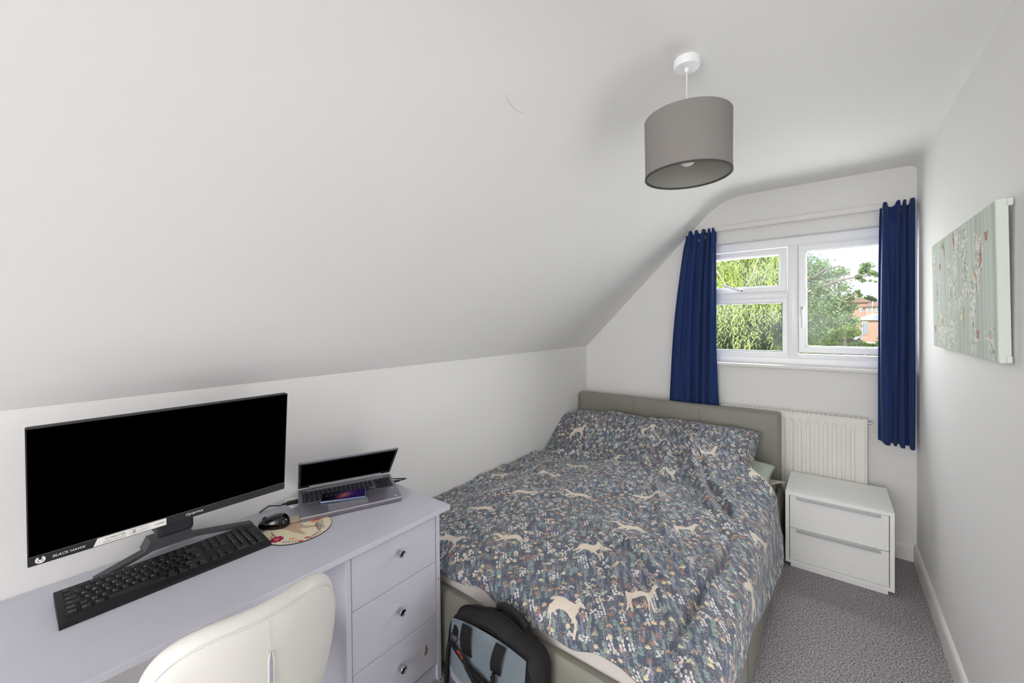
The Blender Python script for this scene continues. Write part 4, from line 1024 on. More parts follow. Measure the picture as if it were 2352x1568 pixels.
# ------------------------------------------------------------------ mouse mat and mouse
PMX, PMY, PMR = -1.478, .638, .1085
def mat_print():
    n = 480; s = Stamp(n, n, 1, 2); arr = np.empty((n, n, 3), np.float32); arr[:] = c3(228, 217, 188)
    arr *= 1 + .03 * np.repeat(np.repeat(nrg.random((60, 60, 1)) - .5, 8, 0), 8, 1)
    # x to the right along the desk, y towards the wall
    brown = c3(196, 170, 148); brown2 = c3(176, 150, 130)
    s.poly([(70, 300), (140, 330), (220, 318), (262, 282), (300, 268), (380, 268), (420, 258), (418, 246), (360, 240), (296, 232), (250, 238), (290, 190), (330, 150), (334, 132), (300, 140), (230, 180), (170, 220), (110, 240)], brown)
    s.poly([(140, 330), (220, 318), (255, 360), (262, 390), (240, 388), (190, 350)], brown2); s.disc(250, 292, 6, c3(60, 50, 50)); s.disc(232, 282, 16, c3(226, 160, 142))
    for k in range(12): s.line([(300 + k * 9, 262 - k * .5), (308 + k * 9, 254)], 1, brown2)
    mag = c3(178, 34, 92); mag2 = c3(150, 30, 80)
    for k in range(9):
        a = k * 2 * PI / 9; s.disc(152 + 30 * math.cos(a), 84 + 30 * math.sin(a), 19, mag if k % 2 else mag2, 14, a)
    s.disc(152, 84, 26, mag); s.disc(152, 84, 17, c3(222, 168, 72)); s.disc(152, 84, 8, c3(190, 110, 60))
    for k in range(8): s.disc(152 + 12 * math.cos(k * .785), 84 + 12 * math.sin(k * .785), 3, c3(178, 90, 50))
    s.disc(262, 78, 26, c3(228, 168, 92), 12, .1); s.leaf(344, 76, .35, 46, 22, c3(190, 52, 62)); s.disc(336, 40, 22, c3(206, 66, 60), 11, .2)
    s.leaf(300, 330, .45, 90, 44, c3(206, 112, 86))
    for k in range(7): s.disc(326 + 10 * (k % 4), 338 + 9 * (k // 3), 3.6, c3(236, 186, 160))
    ink = c3(92, 86, 96)
    pts = [(370 - 4 * t, 330 - 14 * t) for t in range(9)]; s.line([(352, 318), (400, 270), (420, 220), (424, 170)], 3, ink)
    for k in range(11):
        t = k / 10; x = 356 + 62 * t; y = 314 - 110 * t; s.line([(x, y), (x + 34 - 10 * t, y + 34 - 14 * t)], 4.5, ink); s.line([(x, y), (x - 6, y - 34 + 10 * t)], 5, c3(80, 72, 70))
    lil = c3(148, 140, 160)
    for k in range(5):
        x = 424 - 9 * k; y = 160 - 22 * k; s.line([(424 - 9 * k, 170 - 22 * k), (414 - 9 * k, 146 - 22 * k)], 3, ink); s.leaf(x, y, -.1, 26, 9, ink); s.leaf(x, y, -2.4, 26, 9, ink)
    for k in range(5):
        x = 212 + 22 * k; s.leaf(x, 34, 1.1 + .1 * k, 26, 11, lil); s.leaf(x, 34, -.9, 22, 10, lil)
    s.line([(205, 28), (318, 44)], 2.5, lil)
    for k in range(5): s.leaf(74 + 12 * k, 176 - 14 * k, 2.0, 24, 8, ink); s.disc(96, 150 - 26 * (k % 2), 13, c3(196, 108, 84), 7, .4)
    for (x, y) in ((440, 240), (404, 120), (210, 400), (300, 410)): s.disc(x, y, 7, c3(214, 130, 110), 5)
    blit(arr, s.out(), 0, 0)
    return to_image('mouse_mat_print', arr)
M_matp = img_mat('mouse_mat_print', mat_print(), .8, .15)
mm = empty('mouse_mat', (PMX, PMY, DZ), 0, 'round cream mouse mat printed with flowers and an animal', 'mouse mat')
LMm = Matrix.Translation((PMX, PMY, DZ))
under(MB().lathe([(0, 0), (PMR, 0), (PMR, .0024), (PMR - .0006, .0028), (0, .0028)], 64, 0, LMm).build('rubber_base', M_black, mm, smooth=40), LMm.inverted())
mb = MB(); q = 64; mb.raw([(PMX + (PMR - .0008) * math.cos(2 * PI * k / q), PMY + (PMR - .0008) * math.sin(2 * PI * k / q), DZ + .0031) for k in range(q)], [tuple(range(q))])
o = mb.build('printed_top', M_matp, mm); under(o, LMm.inverted()); ul = o.data.uv_layers.new(name='UVMap')
for lp in o.data.loops:
    p = o.data.vertices[lp.vertex_index].co; a_, b_ = p.y - PMY, p.x - PMX; ul.data[lp.index].uv = (.5 + (a_ + b_) * .707 / (2 * PMR), .5 + (a_ - b_) * .707 / (2 * PMR))
ms = empty('computer_mouse', (-1.560, .592, DZ), math.radians(-136), 'glossy black computer mouse sitting on the round mouse mat', 'mouse')
def mouse_shape():
    n, m = 36, 22; P = np.zeros((m, n, 3))
    for j in range(m):
        t = j / (m - 1) * PI / 2
        for i in range(n):
            a = 2 * PI * i / n; ca, sa = math.cos(a), math.sin(a)
            lx = .052 * np.sign(ca) * abs(ca) ** .9; ly = .0315 * np.sign(sa) * abs(sa) ** .85 * (1 - .10 * ca)
            k = math.cos(t) ** .55; zz = .036 * math.sin(t) ** .9 * (1 - .30 * (lx * k / .052) - .12 * (lx * k / .052) ** 2)
            P[j, i] = (lx * k, ly * k, .006 + zz)
    return P, n, m
P, n, m = mouse_shape(); vs = [tuple(p) for p in P.reshape(-1, 3)] + [(p[0] * .9, p[1] * .9, .0028) for p in P[0]]
fs = [(j * n + i, j * n + (i + 1) % n, (j + 1) * n + (i + 1) % n, (j + 1) * n + i) for j in range(m - 1) for i in range(n)]
fs += [((i + 1) % n, i, m * n + i, m * n + (i + 1) % n) for i in range(n)] + [tuple((m - 1) * n + i for i in range(n)), tuple(m * n + i for i in reversed(range(n)))]
MB().raw(vs, fs).build('shell', M_blackg, ms, smooth=60)
MB().lathe([(.0, -.0035), (.0085, -.0035), (.0095, -.002), (.0095, .002), (.0085, .0035), (0, .0035)], 20, 0, Matrix.Translation((.030, 0, .0285)) @ Matrix.Rotation(PI / 2, 4, 'X')).build('scroll_wheel', M_black, ms, smooth=40)
mb = MB(); mb.tube([(.050, .0, .017), (.040, 0, .0262)], .0011, 6); mb.tube([(.020, 0, .0362), (.002, 0, .0412)], .0009, 6); mb.build('button_gap', M_black, ms)

# ------------------------------------------------------------------ laptop
LA = Vector((-1.506, .656, .7015)); lw = Vector((math.sin(.391), math.cos(.391), 0)); pit = .098
ld = Vector((-math.cos(.391) * math.cos(pit), math.sin(.391) * math.cos(pit), math.sin(pit))); ln = lw.cross(ld)
if ln.z < 0: ln = -ln
LT = Matrix((lw, ld, ln)).transposed().to_4x4(); LT.translation = LA; LW_, LD_ = .368, .224
lap = empty('laptop', tuple(LA), 0, 'silver laptop half closed against the knee wall', 'laptop'); lpi = Matrix.Translation(-LA)
under(MB().box((0, 0, -.018), (LW_, LD_, 0), .003, 2, mat=LT).build('base', M_silver, lap, smooth=40), lpi)
under(MB().box((.002, -.0006, -.0050), (LW_ - .002, .002, -.0006), .0006, mat=LT).build('front_edge', M_silver2, lap), lpi)
under(MB().box((.012, .097, -.001), (LW_ - .010, .190, .0006), .0, mat=LT).build('key_well', mat('key_well', srgb(120, 118, 130), .5), lap), lpi)
mb = MB(); 
keyproto = None
def lkey(x, y, w, h):
    global keyproto
    mb = MB().box((x, y, .0004), (x + w, y + h, .0020), .0005, 1, mat=LT)
    under(mb.build('key', M_lkey, lap), lpi)
for rw in range(6):
    y = .1000 + rw * .0150; h = .0132 if rw < 5 else .0090
    x = .0150
    cols = [(1.25, 1.25, 1.25, 5.5, 1, 1, 1, 1.25, 1, 0.5), (1.25,) + (1,) * 10 + (2.75,), (1.75,) + (1,) * 11 + (2.25,), (1.5,) + (1,) * 12 + (1.5,), (1,) * 13 + (2,), (1,) * 15][rw]
    uw = .2690 / 15
    for w in cols: lkey(x, y, w * uw - .0014, h); x += w * uw
    for k in range(4):
        if rw == 5 and k > 3: continue
        lkey(.2885 + k * .0170, y, .0156, h)
mb = MB()
for rw in range(6):
    for k in range(16): mb.box((.0200 + k * .0172, .1050 + rw * .0150, .0021), (.0232 + k * .0172, .1080 + rw * .0150, .0022), mat=LT)
o = under(mb.build('key_legends', M_legend, lap), lpi); o['kind'] = 'stuff'
under(MB().box((.098, .004, -.0005), (.241, .058, .0003), mat=LT).build('touchpad', mat('touchpad', srgb(160, 156, 164), .35, metal=.3), lap), lpi)
under(MB().box((.338, .012, -.0005), (.352, .022, .0004), .0, mat=LT).box((.3395, .0145, .0003), (.3505, .0195, .0006), mat=LT, mi=1).build('sticker', [mat('sticker_blue', srgb(60, 70, 150), .4), M_white], lap), lpi)
under(MB().box((.341, .084, -.0005), (.353, .087, .0003), mat=LT).build('badge', M_silver2, lap), lpi)
under(MB().box((.030, .2005, -.001), (.335, .2025, .0012), .0005, mat=LT).build('speaker_strip', M_silver2, lap), lpi)
# lid leaning forward over the keys
hz = LT @ Vector((0, LD_ - .002, .004)); la = -.745
lu = (ld * math.sin(la) + ln * math.cos(la)).normalized(); lnr = lw.cross(lu)
if lnr.dot(Vector((1, 0, 0))) < 0: lnr = -lnr
LL = Matrix((lw, lu, lnr)).transposed().to_4x4(); LL.translation = hz; LH = .231
lid = under(MB().box((0, 0, -.007), (LW_, LH, 0), .0022, 2, mat=LL).build('lid', M_silver, lap, smooth=40), lpi)
MB().box((.003, .004, -.001), (LW_ - .003, LH - .003, .0004), mat=LL).build('screen_bezel', M_bezel, lid)
MB().box((.010, .026, 0), (LW_ - .010, LH - .013, .0008), mat=LL).build('screen', M_screen, lid)
MB().box((.042, .006, -.001), (LW_ - .042, .0155, .0042), .002, mat=LL).build('hinge_cover', M_silver2, lid)
# plugs, and the white adapter that props the rear of the laptop
def plug(name, label, p, d, L_, w, h, tail):
    p = Vector(p); d = Vector(d).normalized(); s = Vector((-d.y, d.x, 0)).normalized(); u_ = d.cross(s)
    fr = Matrix((d, s, u_)).transposed().to_4x4(); fr.translation = p
    root = empty(name, tuple(p), 0, label, 'plug'); iv = Matrix.Translation(-p)
    under(MB().box((0, -w / 2, -h / 2), (L_, w / 2, h / 2), h * .25, 2, mat=fr).build('housing', M_black, root, smooth=40), iv)
    under(MB().tube([fr @ Vector((L_ - .002, 0, 0)), fr @ Vector((L_ + .012, 0, 0)), fr @ Vector((L_ + .016, 0, -.001))], [h * .34, h * .28, h * .22], 10).build('strain_relief', M_black, root, smooth=40), iv)
    if tail: under(MB().tube([fr @ Vector((L_ + .010, 0, 0))] + [Vector(q) for q in tail], .0024, 8).build('cable', M_black, root, smooth=60), iv)
plug('cable_plug', 'flat black plug in the left side of the laptop', LT @ Vector((-.001, .150, -.009)), -lw + Vector((0, 0, -.02)), .040, .022, .012, [LT @ Vector((-.062, .156, -.016)), (-1.708, .63, .700), (-1.713, .60, .684)])
plug('cable_plug', 'slim black plug in the right side of the laptop', LT @ Vector((LW_ + .001, .155, -.009)), lw, .026, .013, .008, [LT @ Vector((LW_ + .06, .165, -.012)), (-1.600, 1.085, .690)])
ad = MB().box((-1.718, .694, DZ), (-1.655, .790, DZ + .0205), .003, 2).build('power_adapter', M_upvc, smooth=40); tag(ad, 'white adapter block under the left rear corner of the laptop', 'adapter')

# phone on the palm rest
PT = LT @ Matrix.Translation((.158, .086, .0026)) @ Matrix.Rotation(math.radians(-9.5), 4, 'Z')
ph = empty('mobile_phone', tuple(PT.translation), 0, 'mobile phone lit with purple wallpaper lying on the laptop', 'phone'); phi = Matrix.Translation(-PT.translation)
M_phone = mat('blue_grey_phone_case', srgb(128, 146, 178), .3, metal=.4)
under(MB().box((-.0815, -.032, 0), (.0815, .032, .0085), .0035, 3, mat=PT).build('case', M_phone, ph, smooth=40), phi)
def phone_img():
    w, h = 240, 100; y, x = np.mgrid[0:h, 0:w] / np.array([h, w])[:, None, None]; a = np.zeros((h, w, 3), np.float32)
    d = x - .15 - .55 * y; e = np.clip(1 - np.abs(x - .42 - .2 * y) / .22, 0, 1)[..., None]
    a += c3(44, 22, 92) * np.clip(x * 1.6, 0, 1)[..., None]; a += c3(150, 86, 40) * e * np.clip(1.2 - np.abs(y - .45) * 2, 0, 1)[..., None]; a += c3(20, 16, 18)
    s = Stamp(w, h, 1, 2)
    for k in range(5):
        for q in range(2): s.line([(14 + k * 26, 56 + q * 18), (32 + k * 26, 62 + q * 18)], 3, c3(150, 132, 96))
    for k in range(4): s.disc(150 + k * 22, 36 + 9 * k, 4, c3(120, 110, 160))
    blit(a, s.out(), 0, 0); return to_image('phone_wallpaper', a)
m = mat('phone_screen', (0, 0, 0, 1), .12, spec=.4); nt = m.node_tree; t = nt.nodes.new('ShaderNodeTexImage'); t.image = phone_img(); nt.links.new(t.outputs[0], nt.nodes['Principled BSDF'].inputs['Emission Color']); nt.nodes['Principled BSDF'].inputs['Emission Strength'].default_value = .3
uvn = nt.nodes.new('ShaderNodeUVMap'); uvn.uv_map = 'UVMap'; nt.links.new(uvn.outputs[0], t.inputs[0])
under(MB().box((-.0795, -.030, .0082), (.0795, .030, .0088), .0003, mat=PT).build('glass_front', M_blackg, ph), phi)
pts = [(-.078, -.0285), (.078, -.0285), (.078, .0285), (-.078, .0285)]
o = MB().raw([PT @ Vector((p[0], p[1], .0091)) for p in pts], [(0, 1, 2, 3)]).build('display', m, ph); under(o, phi)
ul = o.data.uv_layers.new(name='UVMap'); inv = PT.inverted()
for lp in o.data.loops:
    p = inv @ o.data.vertices[lp.vertex_index].co; ul.data[lp.index].uv = (.5 + p.x / .156, .5 + p.y / .057)
under(MB().box((-.01, -.0328, .0035), (.006, -.0315, .0055), mat=PT).box((.012, -.0328, .0035), (.036, -.0315, .0055), mat=PT).build('side_button', M_phone, ph), phi)

# ------------------------------------------------------------------ white chair, its back to the room
chair = empty('office_chair', (-1.12, .31, 0), 0, 'white leatherette swivel chair tucked at the desk, seen from behind', 'chair'); chi = Matrix.Translation((1.12, -.31, 0))
CYc = .312
def back_pt(a, t, side):
    """a -1..1 across, t 0 bottom .. 1 top; side 1 outer, 0 inner"""
    hw = .110 + .070 * math.sin(min(t, .78) / .78 * PI / 2) ** .9
    y = CYc + a * hw
    z = .46 + t * .392
    x = -.868 - .095 * abs(a) ** 2.0 - .035 * (1 - t) ** 2 - .012 * t * t
    return Vector((x, y, z))
def chair_back():
    """closed upholstered shell: rows follow a rounded outline, columns run round front, rim and back"""
    n = 56; ring = []
    # outline in (a, t): superellipse with squarer upper corners
    NU, NV = 60, 60; V = []; 
    def shape(p, q):      # p,q in -1..1 -> a,t inside the outline
        # map the square onto a rounded square
        e = 3.4; m = max(abs(p), abs(q), 1e-6); r = (abs(p) ** e + abs(q) ** e) ** (1 / e) / m
        return p / r, q / r
    verts = {0: [], 1: []}
    for side in (1, 0):
        for j in range(NV):
            for i in range(NU):
                p = 2 * i / (NU - 1) - 1; q = 2 * j / (NV - 1) - 1
                p = math.copysign(1 - (1 - abs(p)) ** 1.5, p); q = math.copysign(1 - (1 - abs(q)) ** 1.5, q)
                a, tq = shape(p, q); t = (tq + 1) / 2
                P = back_pt(a, t, side)
                ex = max(abs(p), abs(q)); edge = max(0, 1 - ex ** 7) ** .5
                th = (.030 * edge) * (1 if side else -1)
                nx = Vector((1, .9 * a, .10)).normalized()
                P = P + nx * th
                # wrinkles where the cover is gathered at the near upper corner
                if side and a < -.55: P = P + nx * (.0022 * math.sin(46 * t + 6 * a) * sstep(.55, .9, -a) * sstep(.55, .75, t) * edge)
                verts[side].append(P)
    N = NU * NV; vs = verts[1] + verts[0]; fs = []
    for s_ in (0, 1):
        for j in range(NV - 1):
            for i in range(NU - 1):
                f = [s_ * N + j * NU + i, s_ * N + j * NU + i + 1, s_ * N + (j + 1) * NU + i + 1, s_ * N + (j + 1) * NU + i]
                fs.append(f if s_ == 0 else f[::-1])
    me = bpy.data.meshes.new('backrest'); me.from_pydata([tuple(v) for v in vs], [], fs)
    bm = bmesh.new(); bm.from_mesh(me); bmesh.ops.remove_doubles(bm, verts=bm.verts[:], dist=.0008); bmesh.ops.recalc_face_normals(bm, faces=bm.faces[:]); bm.to_mesh(me); bm.free()
    me.materials.append(M_pvc); shade(me, 179); return under(link('backrest', me, chair), chi)
bk = chair_back()
def rshape(p, q):
    e = 3.4; m = max(abs(p), abs(q), 1e-6); r = (abs(p) ** e + abs(q) ** e) ** (1 / e) / m; return p / r, q / r
def outer(p, t, lift):
    q = 2 * t - 1; a, tq = rshape(p, q); P = back_pt(a, (tq + 1) / 2, 1); edge = max(0, 1 - max(abs(p), abs(q)) ** 7) ** .5
    return P + Vector((1, .9 * a, .10)).normalized() * (.030 * edge + lift)
# piped seam under the top roll and down both sides; centre seam; zipped slit
k_ = .90; kt = (1 + k_) / 2
seam = [outer(-k_, t, .0006) for t in np.linspace(.25, kt, 20)] + [outer(p, kt, .0006) for p in np.linspace(-k_, k_, 40)[1:-1]] + [outer(k_, t, .0006) for t in np.linspace(kt, .25, 20)]
MB().tube(seam, .0020, 8).build('piping', M_pvc, bk, smooth=60)
M_thr = mat('cream_thread', srgb(226, 221, 206), .7)
mb = MB()
for sd in (-1, 1):
    k = .30
    while k < .935:
        w = .008 if k > .80 else .026
        mb.tube([outer(sd * w, k, .0006), outer(sd * w, k + .008, .0006)], .0008, 5); k += .0145
mb.build('stitching', M_thr, bk)
mb = MB(); sl_ = [outer(0, t, .0012) for t in np.linspace(.22, .79, 14)]
wd = [.0004 + .0032 * min(1, (k / 1.2)) for k in range(14)][::-1]
vs = []
for P, w in zip(sl_, wd): vs += [P + Vector((0, -w, 0)), P + Vector((0, w, 0))]
mb.raw(vs, [(2 * k, 2 * k + 1, 2 * k + 3, 2 * k + 2) for k in range(13)]); zp = mb.build('zip_slit', mat('zip_tape', srgb(178, 180, 196), .6), bk)
mb = MB(); 
for sd in (-1, 1): mb.tube([P + Vector((.0008, sd * (w + .0012), 0)) for P, w in zip(sl_, wd)], .0019, 6)
mb.build('slit_lip', M_pvc, bk, smooth=60)
def cushion(cx, cy, cz, w, d, h, name, m, parent):
    n = 30; V = []; fs = []
    for side in (1, -1):
        for j in range(n):
            for i in range(n):
                p = math.sin((i / (n - 1) - .5) * PI); q = math.sin((j / (n - 1) - .5) * PI); e = 4; mm_ = max(abs(p), abs(q), 1e-6); r = (abs(p) ** e + abs(q) ** e) ** (1 / e) / mm_
                ed = max(0, 1 - max(abs(p), abs(q)) ** 6) ** .5
                V.append((cx + p / r * w / 2, cy + q / r * d / 2, cz + side * ed * h / 2 + .02 * (q / r) ** 2))
    N = n * n
    for s_ in (0, 1):
        for j in range(n - 1):
            for i in range(n - 1):
                f = [s_ * N + j * n + i, s_ * N + j * n + i + 1, s_ * N + (j + 1) * n + i + 1, s_ * N + (j + 1) * n + i]; fs.append(f if s_ == 0 else f[::-1])
    me = bpy.data.meshes.new(name); me.from_pydata(V, [], fs); bm = bmesh.new(); bm.from_mesh(me); bmesh.ops.remove_doubles(bm, verts=bm.verts[:], dist=.0005); bm.to_mesh(me); bm.free()
    me.materials.append(m); shade(me, 179); return under(link(name, me, parent), chi)
cushion(-1.10, CYc, .45, .42, .33, .09, 'seat', M_pvc, chair)
under(MB().lathe([(.0, .0), (.03, .0), (.03, .22), (.022, .22), (.022, .43), (0, .43)], 20, 0, Matrix.Translation((-1.10, CYc, .04))).build('gas_lift', M_chrome, chair, smooth=40), chi)
for k in range(5):
    a = k * 2 * PI / 5 + .3; c_, s_ = math.cos(a), math.sin(a); p = Vector((-1.10, CYc, 0))
    lg = under(MB().tube([p + Vector((.02 * c_, .02 * s_, .105)), p + Vector((.16 * c_, .16 * s_, .085)), p + Vector((.26 * c_, .26 * s_, .066))], [.02, .016, .012], 10).build('base_leg', M_chrome, chair, smooth=40), chi)
    MB().lathe([(0, -.012), (.022, -.012), (.027, -.008), (.027, .008), (.022, .012), (0, .012)], 20, 0, Matrix.Translation(p + Vector((.262 * c_, .262 * s_, .027))) @ Matrix.Rotation(a + 1.2, 4, 'Z') @ Matrix.Rotation(PI / 2, 4, 'X')).build('castor', M_black, lg, smooth=40)

# ------------------------------------------------------------------ laptop bag against the foot of the bed
M_nyl = mat('black_nylon', srgb(38, 37, 38), .7, spec=.25, bump=(650, .5, 2))
M_web = mat('black_webbing', srgb(30, 29, 29), .75, spec=.2, bump=(500, .6, 1))
M_gry = mat('blue_grey_polyester', srgb(112, 122, 130), .62, spec=.3, bump=(40, .35, 3))
M_gry2 = mat('dark_grey_mesh', srgb(88, 94, 102), .7, spec=.25, bump=(1200, .6, 1))
M_gry3 = mat('light_grey_trim', srgb(142, 148, 153), .6)
M_red = mat('red_zip_pull', srgb(196, 48, 44), .5)
GX, GY = -.893, 1.045
bag = empty('laptop_bag', (GX, GY - .07, 0), 0, 'black and blue grey laptop backpack leaning on the foot of bed', 'bag'); 
BM_ = Matrix.Translation((GX, GY, 0)) @ Matrix.Rotation(math.radians(2.0), 4, 'Z') @ Matrix.Rotation(math.radians(-6), 4, 'X')
bgi = Matrix.Translation((-GX, -(GY - .07), 0))
# local: x right, y away from camera (0 at the back panel), z up
BWd, BHt = .193, .400
def outline(k, inset=0.0):
    """k 0..1 from lower left up over the top to lower right"""
    hw = BWd - inset; ht = BHt - inset; r = .095
    pts = [(-hw, .03), (-hw, .12), (-hw, .22), (-hw, ht - r)]
    pts += [(-hw + r - r * math.cos(a), ht - r + .75 * r * math.sin(a) ) for a in np.linspace(.15, PI / 2, 7)]
    top0 = pts[-1][1]; nx_ = 7
    pts += [(-hw + r + (2 * hw - 2 * r) * q / nx_, top0 + (ht - top0) * math.sin(PI * q / nx_)) for q in range(1, nx_)]
    pts += [(hw - r + r * math.sin(a), ht - r + .75 * r * math.cos(a)) for a in np.linspace(0, PI / 2 - .15, 7)]
    pts += [(hw, ht - r), (hw, .22), (hw, .12), (hw, .03)]
    return pts
def bag_body():
    secs = [(-.104, .030), (-.099, .012), (-.084, .003), (-.064, .0), (-.036, -.003), (-.012, .003), (0, .018)]
    vs = []; n = None
    for y, ins in secs:
        o_ = outline(0, ins); n = len(o_); vs += [BM_ @ Vector((p[0], y, max(p[1], .012))) for p in o_]
    fs = [(s_ * n + k, s_ * n + k + 1, (s_ + 1) * n + k + 1, (s_ + 1) * n + k) for s_ in range(len(secs) - 1) for k in range(n - 1)]
    fs += [(s_ * n, (s_ + 1) * n, (s_ + 1) * n + n - 1, s_ * n + n - 1) for s_ in range(len(secs) - 1)]
    fs += [tuple(range(n)), tuple((len(secs) - 1) * n + k for k in reversed(range(n)))]
    return MB().raw(vs, fs)
under(bag_body().build('body', M_nyl, bag, smooth=50), bgi)
def bl(x, y, z): return BM_ @ Vector((x, y, z))
def ybulge(x, z): return -.105 - .018 * max(0, 1 - (x / .2) ** 2) * max(0, 1 - abs((z - .2) / .24) ** 3)
def patch(name, fn, m, lift, nu=26, nv=16, wr=.0015, parent=None):
    """curved panel on the bag front; fn(u, v) -> (x, z)"""
    P = np.zeros((nv, nu, 3))
    for j in range(nv):
        for i in range(nu):
            u_, v_ = i / (nu - 1), j / (nv - 1); x, z = fn(u_, v_); ed = min(u_, v_, 1 - u_, 1 - v_); ed = min(1, ed * 9)
            y = ybulge(x, z) - lift * (.25 + .75 * ed) - wr * ed * (math.sin(44 * x + 18 * z) + .8 * math.sin(71 * x - 30 * z + 1))
            P[j, i] = bl(x, y, z)
    o = grid_mesh(name, P, m, parent or bag)
    return under(o, bgi) if parent is None else o
def top_z(x): return .384 - .55 * x * x - 1.6 * abs(x) ** 3
patch('front_panel', lambda u, v: ((u - .5) * .315, .262 - .06 * (u) + v * (top_z((u - .5) * .315) - .008 - .262 + .06 * u)), M_gry, .004, wr=.003)
def pk_top(u): return .292 - .060 * u - .018 * math.sin(PI * u)
patch('pocket', lambda u, v: ((u - .5) * .275 - .012, .208 - .035 * u + v * (pk_top(u) - .208 + .035 * u)), M_gry, .020, wr=.003)
patch('lower_pocket', lambda u, v: ((u - .5) * .265 - .014, .03 + v * (.196 - .035 * u - .03)), M_gry2, .022)
patch('pocket_trim', lambda u, v: ((u - .5) * .272 - .012, .196 - .035 * u + v * .016), M_gry3, .026, nv=6, wr=.0005)
mb = MB()
pt = [(-.150 + .0 * k, .06 + k * .05) for k in range(5)] + [((u - .5) * .275 - .012, pk_top(u) + .008) for u in np.linspace(0.02, 1, 14)] + [(.140, pk_top(1) - .02 - k * .05) for k in range(4)]
mb.tube([bl(x, ybulge(x, z) - .018, max(z, .03)) for x, z in pt], .0068, 8); under(mb.build('pocket_zip', M_web, bag, smooth=60), bgi)
op = outline(0, .022)
mb = MB(); mb.tube([bl(p[0], -.104, max(p[1], .02)) for p in op], .0042, 8); under(mb.build('front_piping', M_web, bag, smooth=60), bgi)
op = outline(0, -.002)
mb = MB(); mb.tube([bl(p[0], -.042, max(p[1], .02)) for p in op], .0048, 8); under(mb.build('main_zip', M_web, bag, smooth=60), bgi)
def strap(name, pts, wd, th, m, axis):
    """flat webbing along pts, width along axis"""
    ax2 = Vector(axis).normalized(); vs = []
    for i, p in enumerate(pts):
        t = (Vector(pts[min(i + 1, len(pts) - 1)]) - Vector(pts[max(i - 1, 0)])).normalized(); nn = t.cross(ax2).normalized()
        for sa, sb in ((-1, -1), (1, -1), (1, 1), (-1, 1)): vs.append(Vector(p) + ax2 * (sa * wd / 2) + nn * (sb * th / 2))
    n = len(pts); fs = [(4 * i + k, 4 * i + (k + 1) % 4, 4 * (i + 1) + (k + 1) % 4, 4 * (i + 1) + k) for i in range(n - 1) for k in range(4)] + [(0, 1, 2, 3), (4 * n - 1, 4 * n - 2, 4 * n - 3, 4 * n - 4)]
    return under(MB().raw(vs, fs).build(name, m, bag, smooth=45), bgi)
xa = (BM_.to_3x3() @ Vector((1, 0, 0)))
# front carry loop: two webbing tails and a round grip hanging between them
for x in (-.075, .070):
    zt = top_z(x) - .010
    strap('strap_tail', [bl(x + s_ * .012 * (1 if x < 0 else -1), ybulge(x, zt - s_ * .085) - .010 - .012 * math.sin(PI * s_), zt - s_ * .085) for s_ in np.linspace(0, 1, 7)], .040 - 0, .003, M_web, xa)
gp = [(-.064, top_z(-.075) - .088), (-.045, top_z(-.05) - .118), (-.01, .240), (.03, .226), (.058, .226), (.062, top_z(.07) - .085)]
mb = MB(); mb.tube([bl(x, ybulge(x, z) - .026, z) for x, z in gp], [.006, .0085, .0095, .0095, .0085, .006], 10); under(mb.build('front_handle', M_web, bag, smooth=60), bgi)
# top handle standing up at the back
hp = [(-.030, .380), (-.026, .402), (-.006, .416), (.030, .420), (.068, .410), (.098, .388), (.110, .366), (.112, .345)]
strap('top_handle', [bl(x, -.022, z) for x, z in hp], .026, .007, M_web, BM_.to_3x3() @ Vector((0, 1, 0)))
mb = MB(); mb.tube([bl(x, -.022, z + .001) for x, z in hp[1:6]], [.009, .0105, .011, .0105, .009], 10); under(mb.build('handle_grip', M_nyl, bag, smooth=60), bgi)
strap('side_tab', [bl(.135, -.028, .362), bl(.165, -.028, .350), bl(.180, -.028, .330)], .022, .010, M_web, BM_.to_3x3() @ Vector((0, 1, 0)))
# D-ring, patch with letters, red pulls
mb = MB(); dr = [(-.138, .322), (-.112, .322), (-.108, .313), (-.121, .296), (-.137, .300), (-.138, .322)]
mb.tube([bl(x, ybulge(x, z) - .016, z) for x, z in dr], .0022, 6); under(mb.build('d_ring', M_black, bag, smooth=60), bgi)
strap('ring_tab', [bl(-.124, ybulge(-.124, .335) - .006, .346), bl(-.125, ybulge(-.125, .32) - .014, .320)], .024, .003, M_web, xa)
px, pz = .092, .240; yb = ybulge(px, pz) - .018; rx = Matrix.Rotation(math.radians(-16), 3, 'Y')
q = lambda x, z, d=0: bl(px + x * .96 + z * .27, yb - d, pz - x * .27 + z * .96)
lb = MB().raw([q(-.020, -.012), q(.022, -.012), q(.022, .012), q(-.020, .012), q(-.020, -.012, .003), q(.022, -.012, .003), q(.022, .012, .003), q(-.020, .012, .003)], [(4, 5, 6, 7), (0, 1, 5, 4), (1, 2, 6, 5), (2, 3, 7, 6), (3, 0, 4, 7), (3, 2, 1, 0)])
lb = under(lb.build('label', M_nyl, bag), bgi)
mb = MB(); put_text(mb, 'I ITTX', q(-.016, -.005, .0036), q(1, 0) - q(0, 0), q(0, 1) - q(0, 0), .010, width=.032); mb.build('lettering', M_white, lb)
def pull(x, z, y, dx, dz):
    mb = MB(); mb.tube([bl(x, y, z), bl(x + dx * .35, y - .003, z + dz * .35)], .0026, 6, 0); mb.tube([bl(x + dx * .35, y - .003, z + dz * .35), bl(x + dx, y - .004, z + dz)], .0027, 6, 1)
    under(mb.build('zip_pull', [M_black, M_red], bag, smooth=50), bgi)
pull(-.098, .298, ybulge(-.1, .30) - .028, .022, -.006); pull(-.080, .292, ybulge(-.1, .30) - .028, .016, -.010)
pull(.040, .268, ybulge(.04, .27) - .010, .022, -.014)
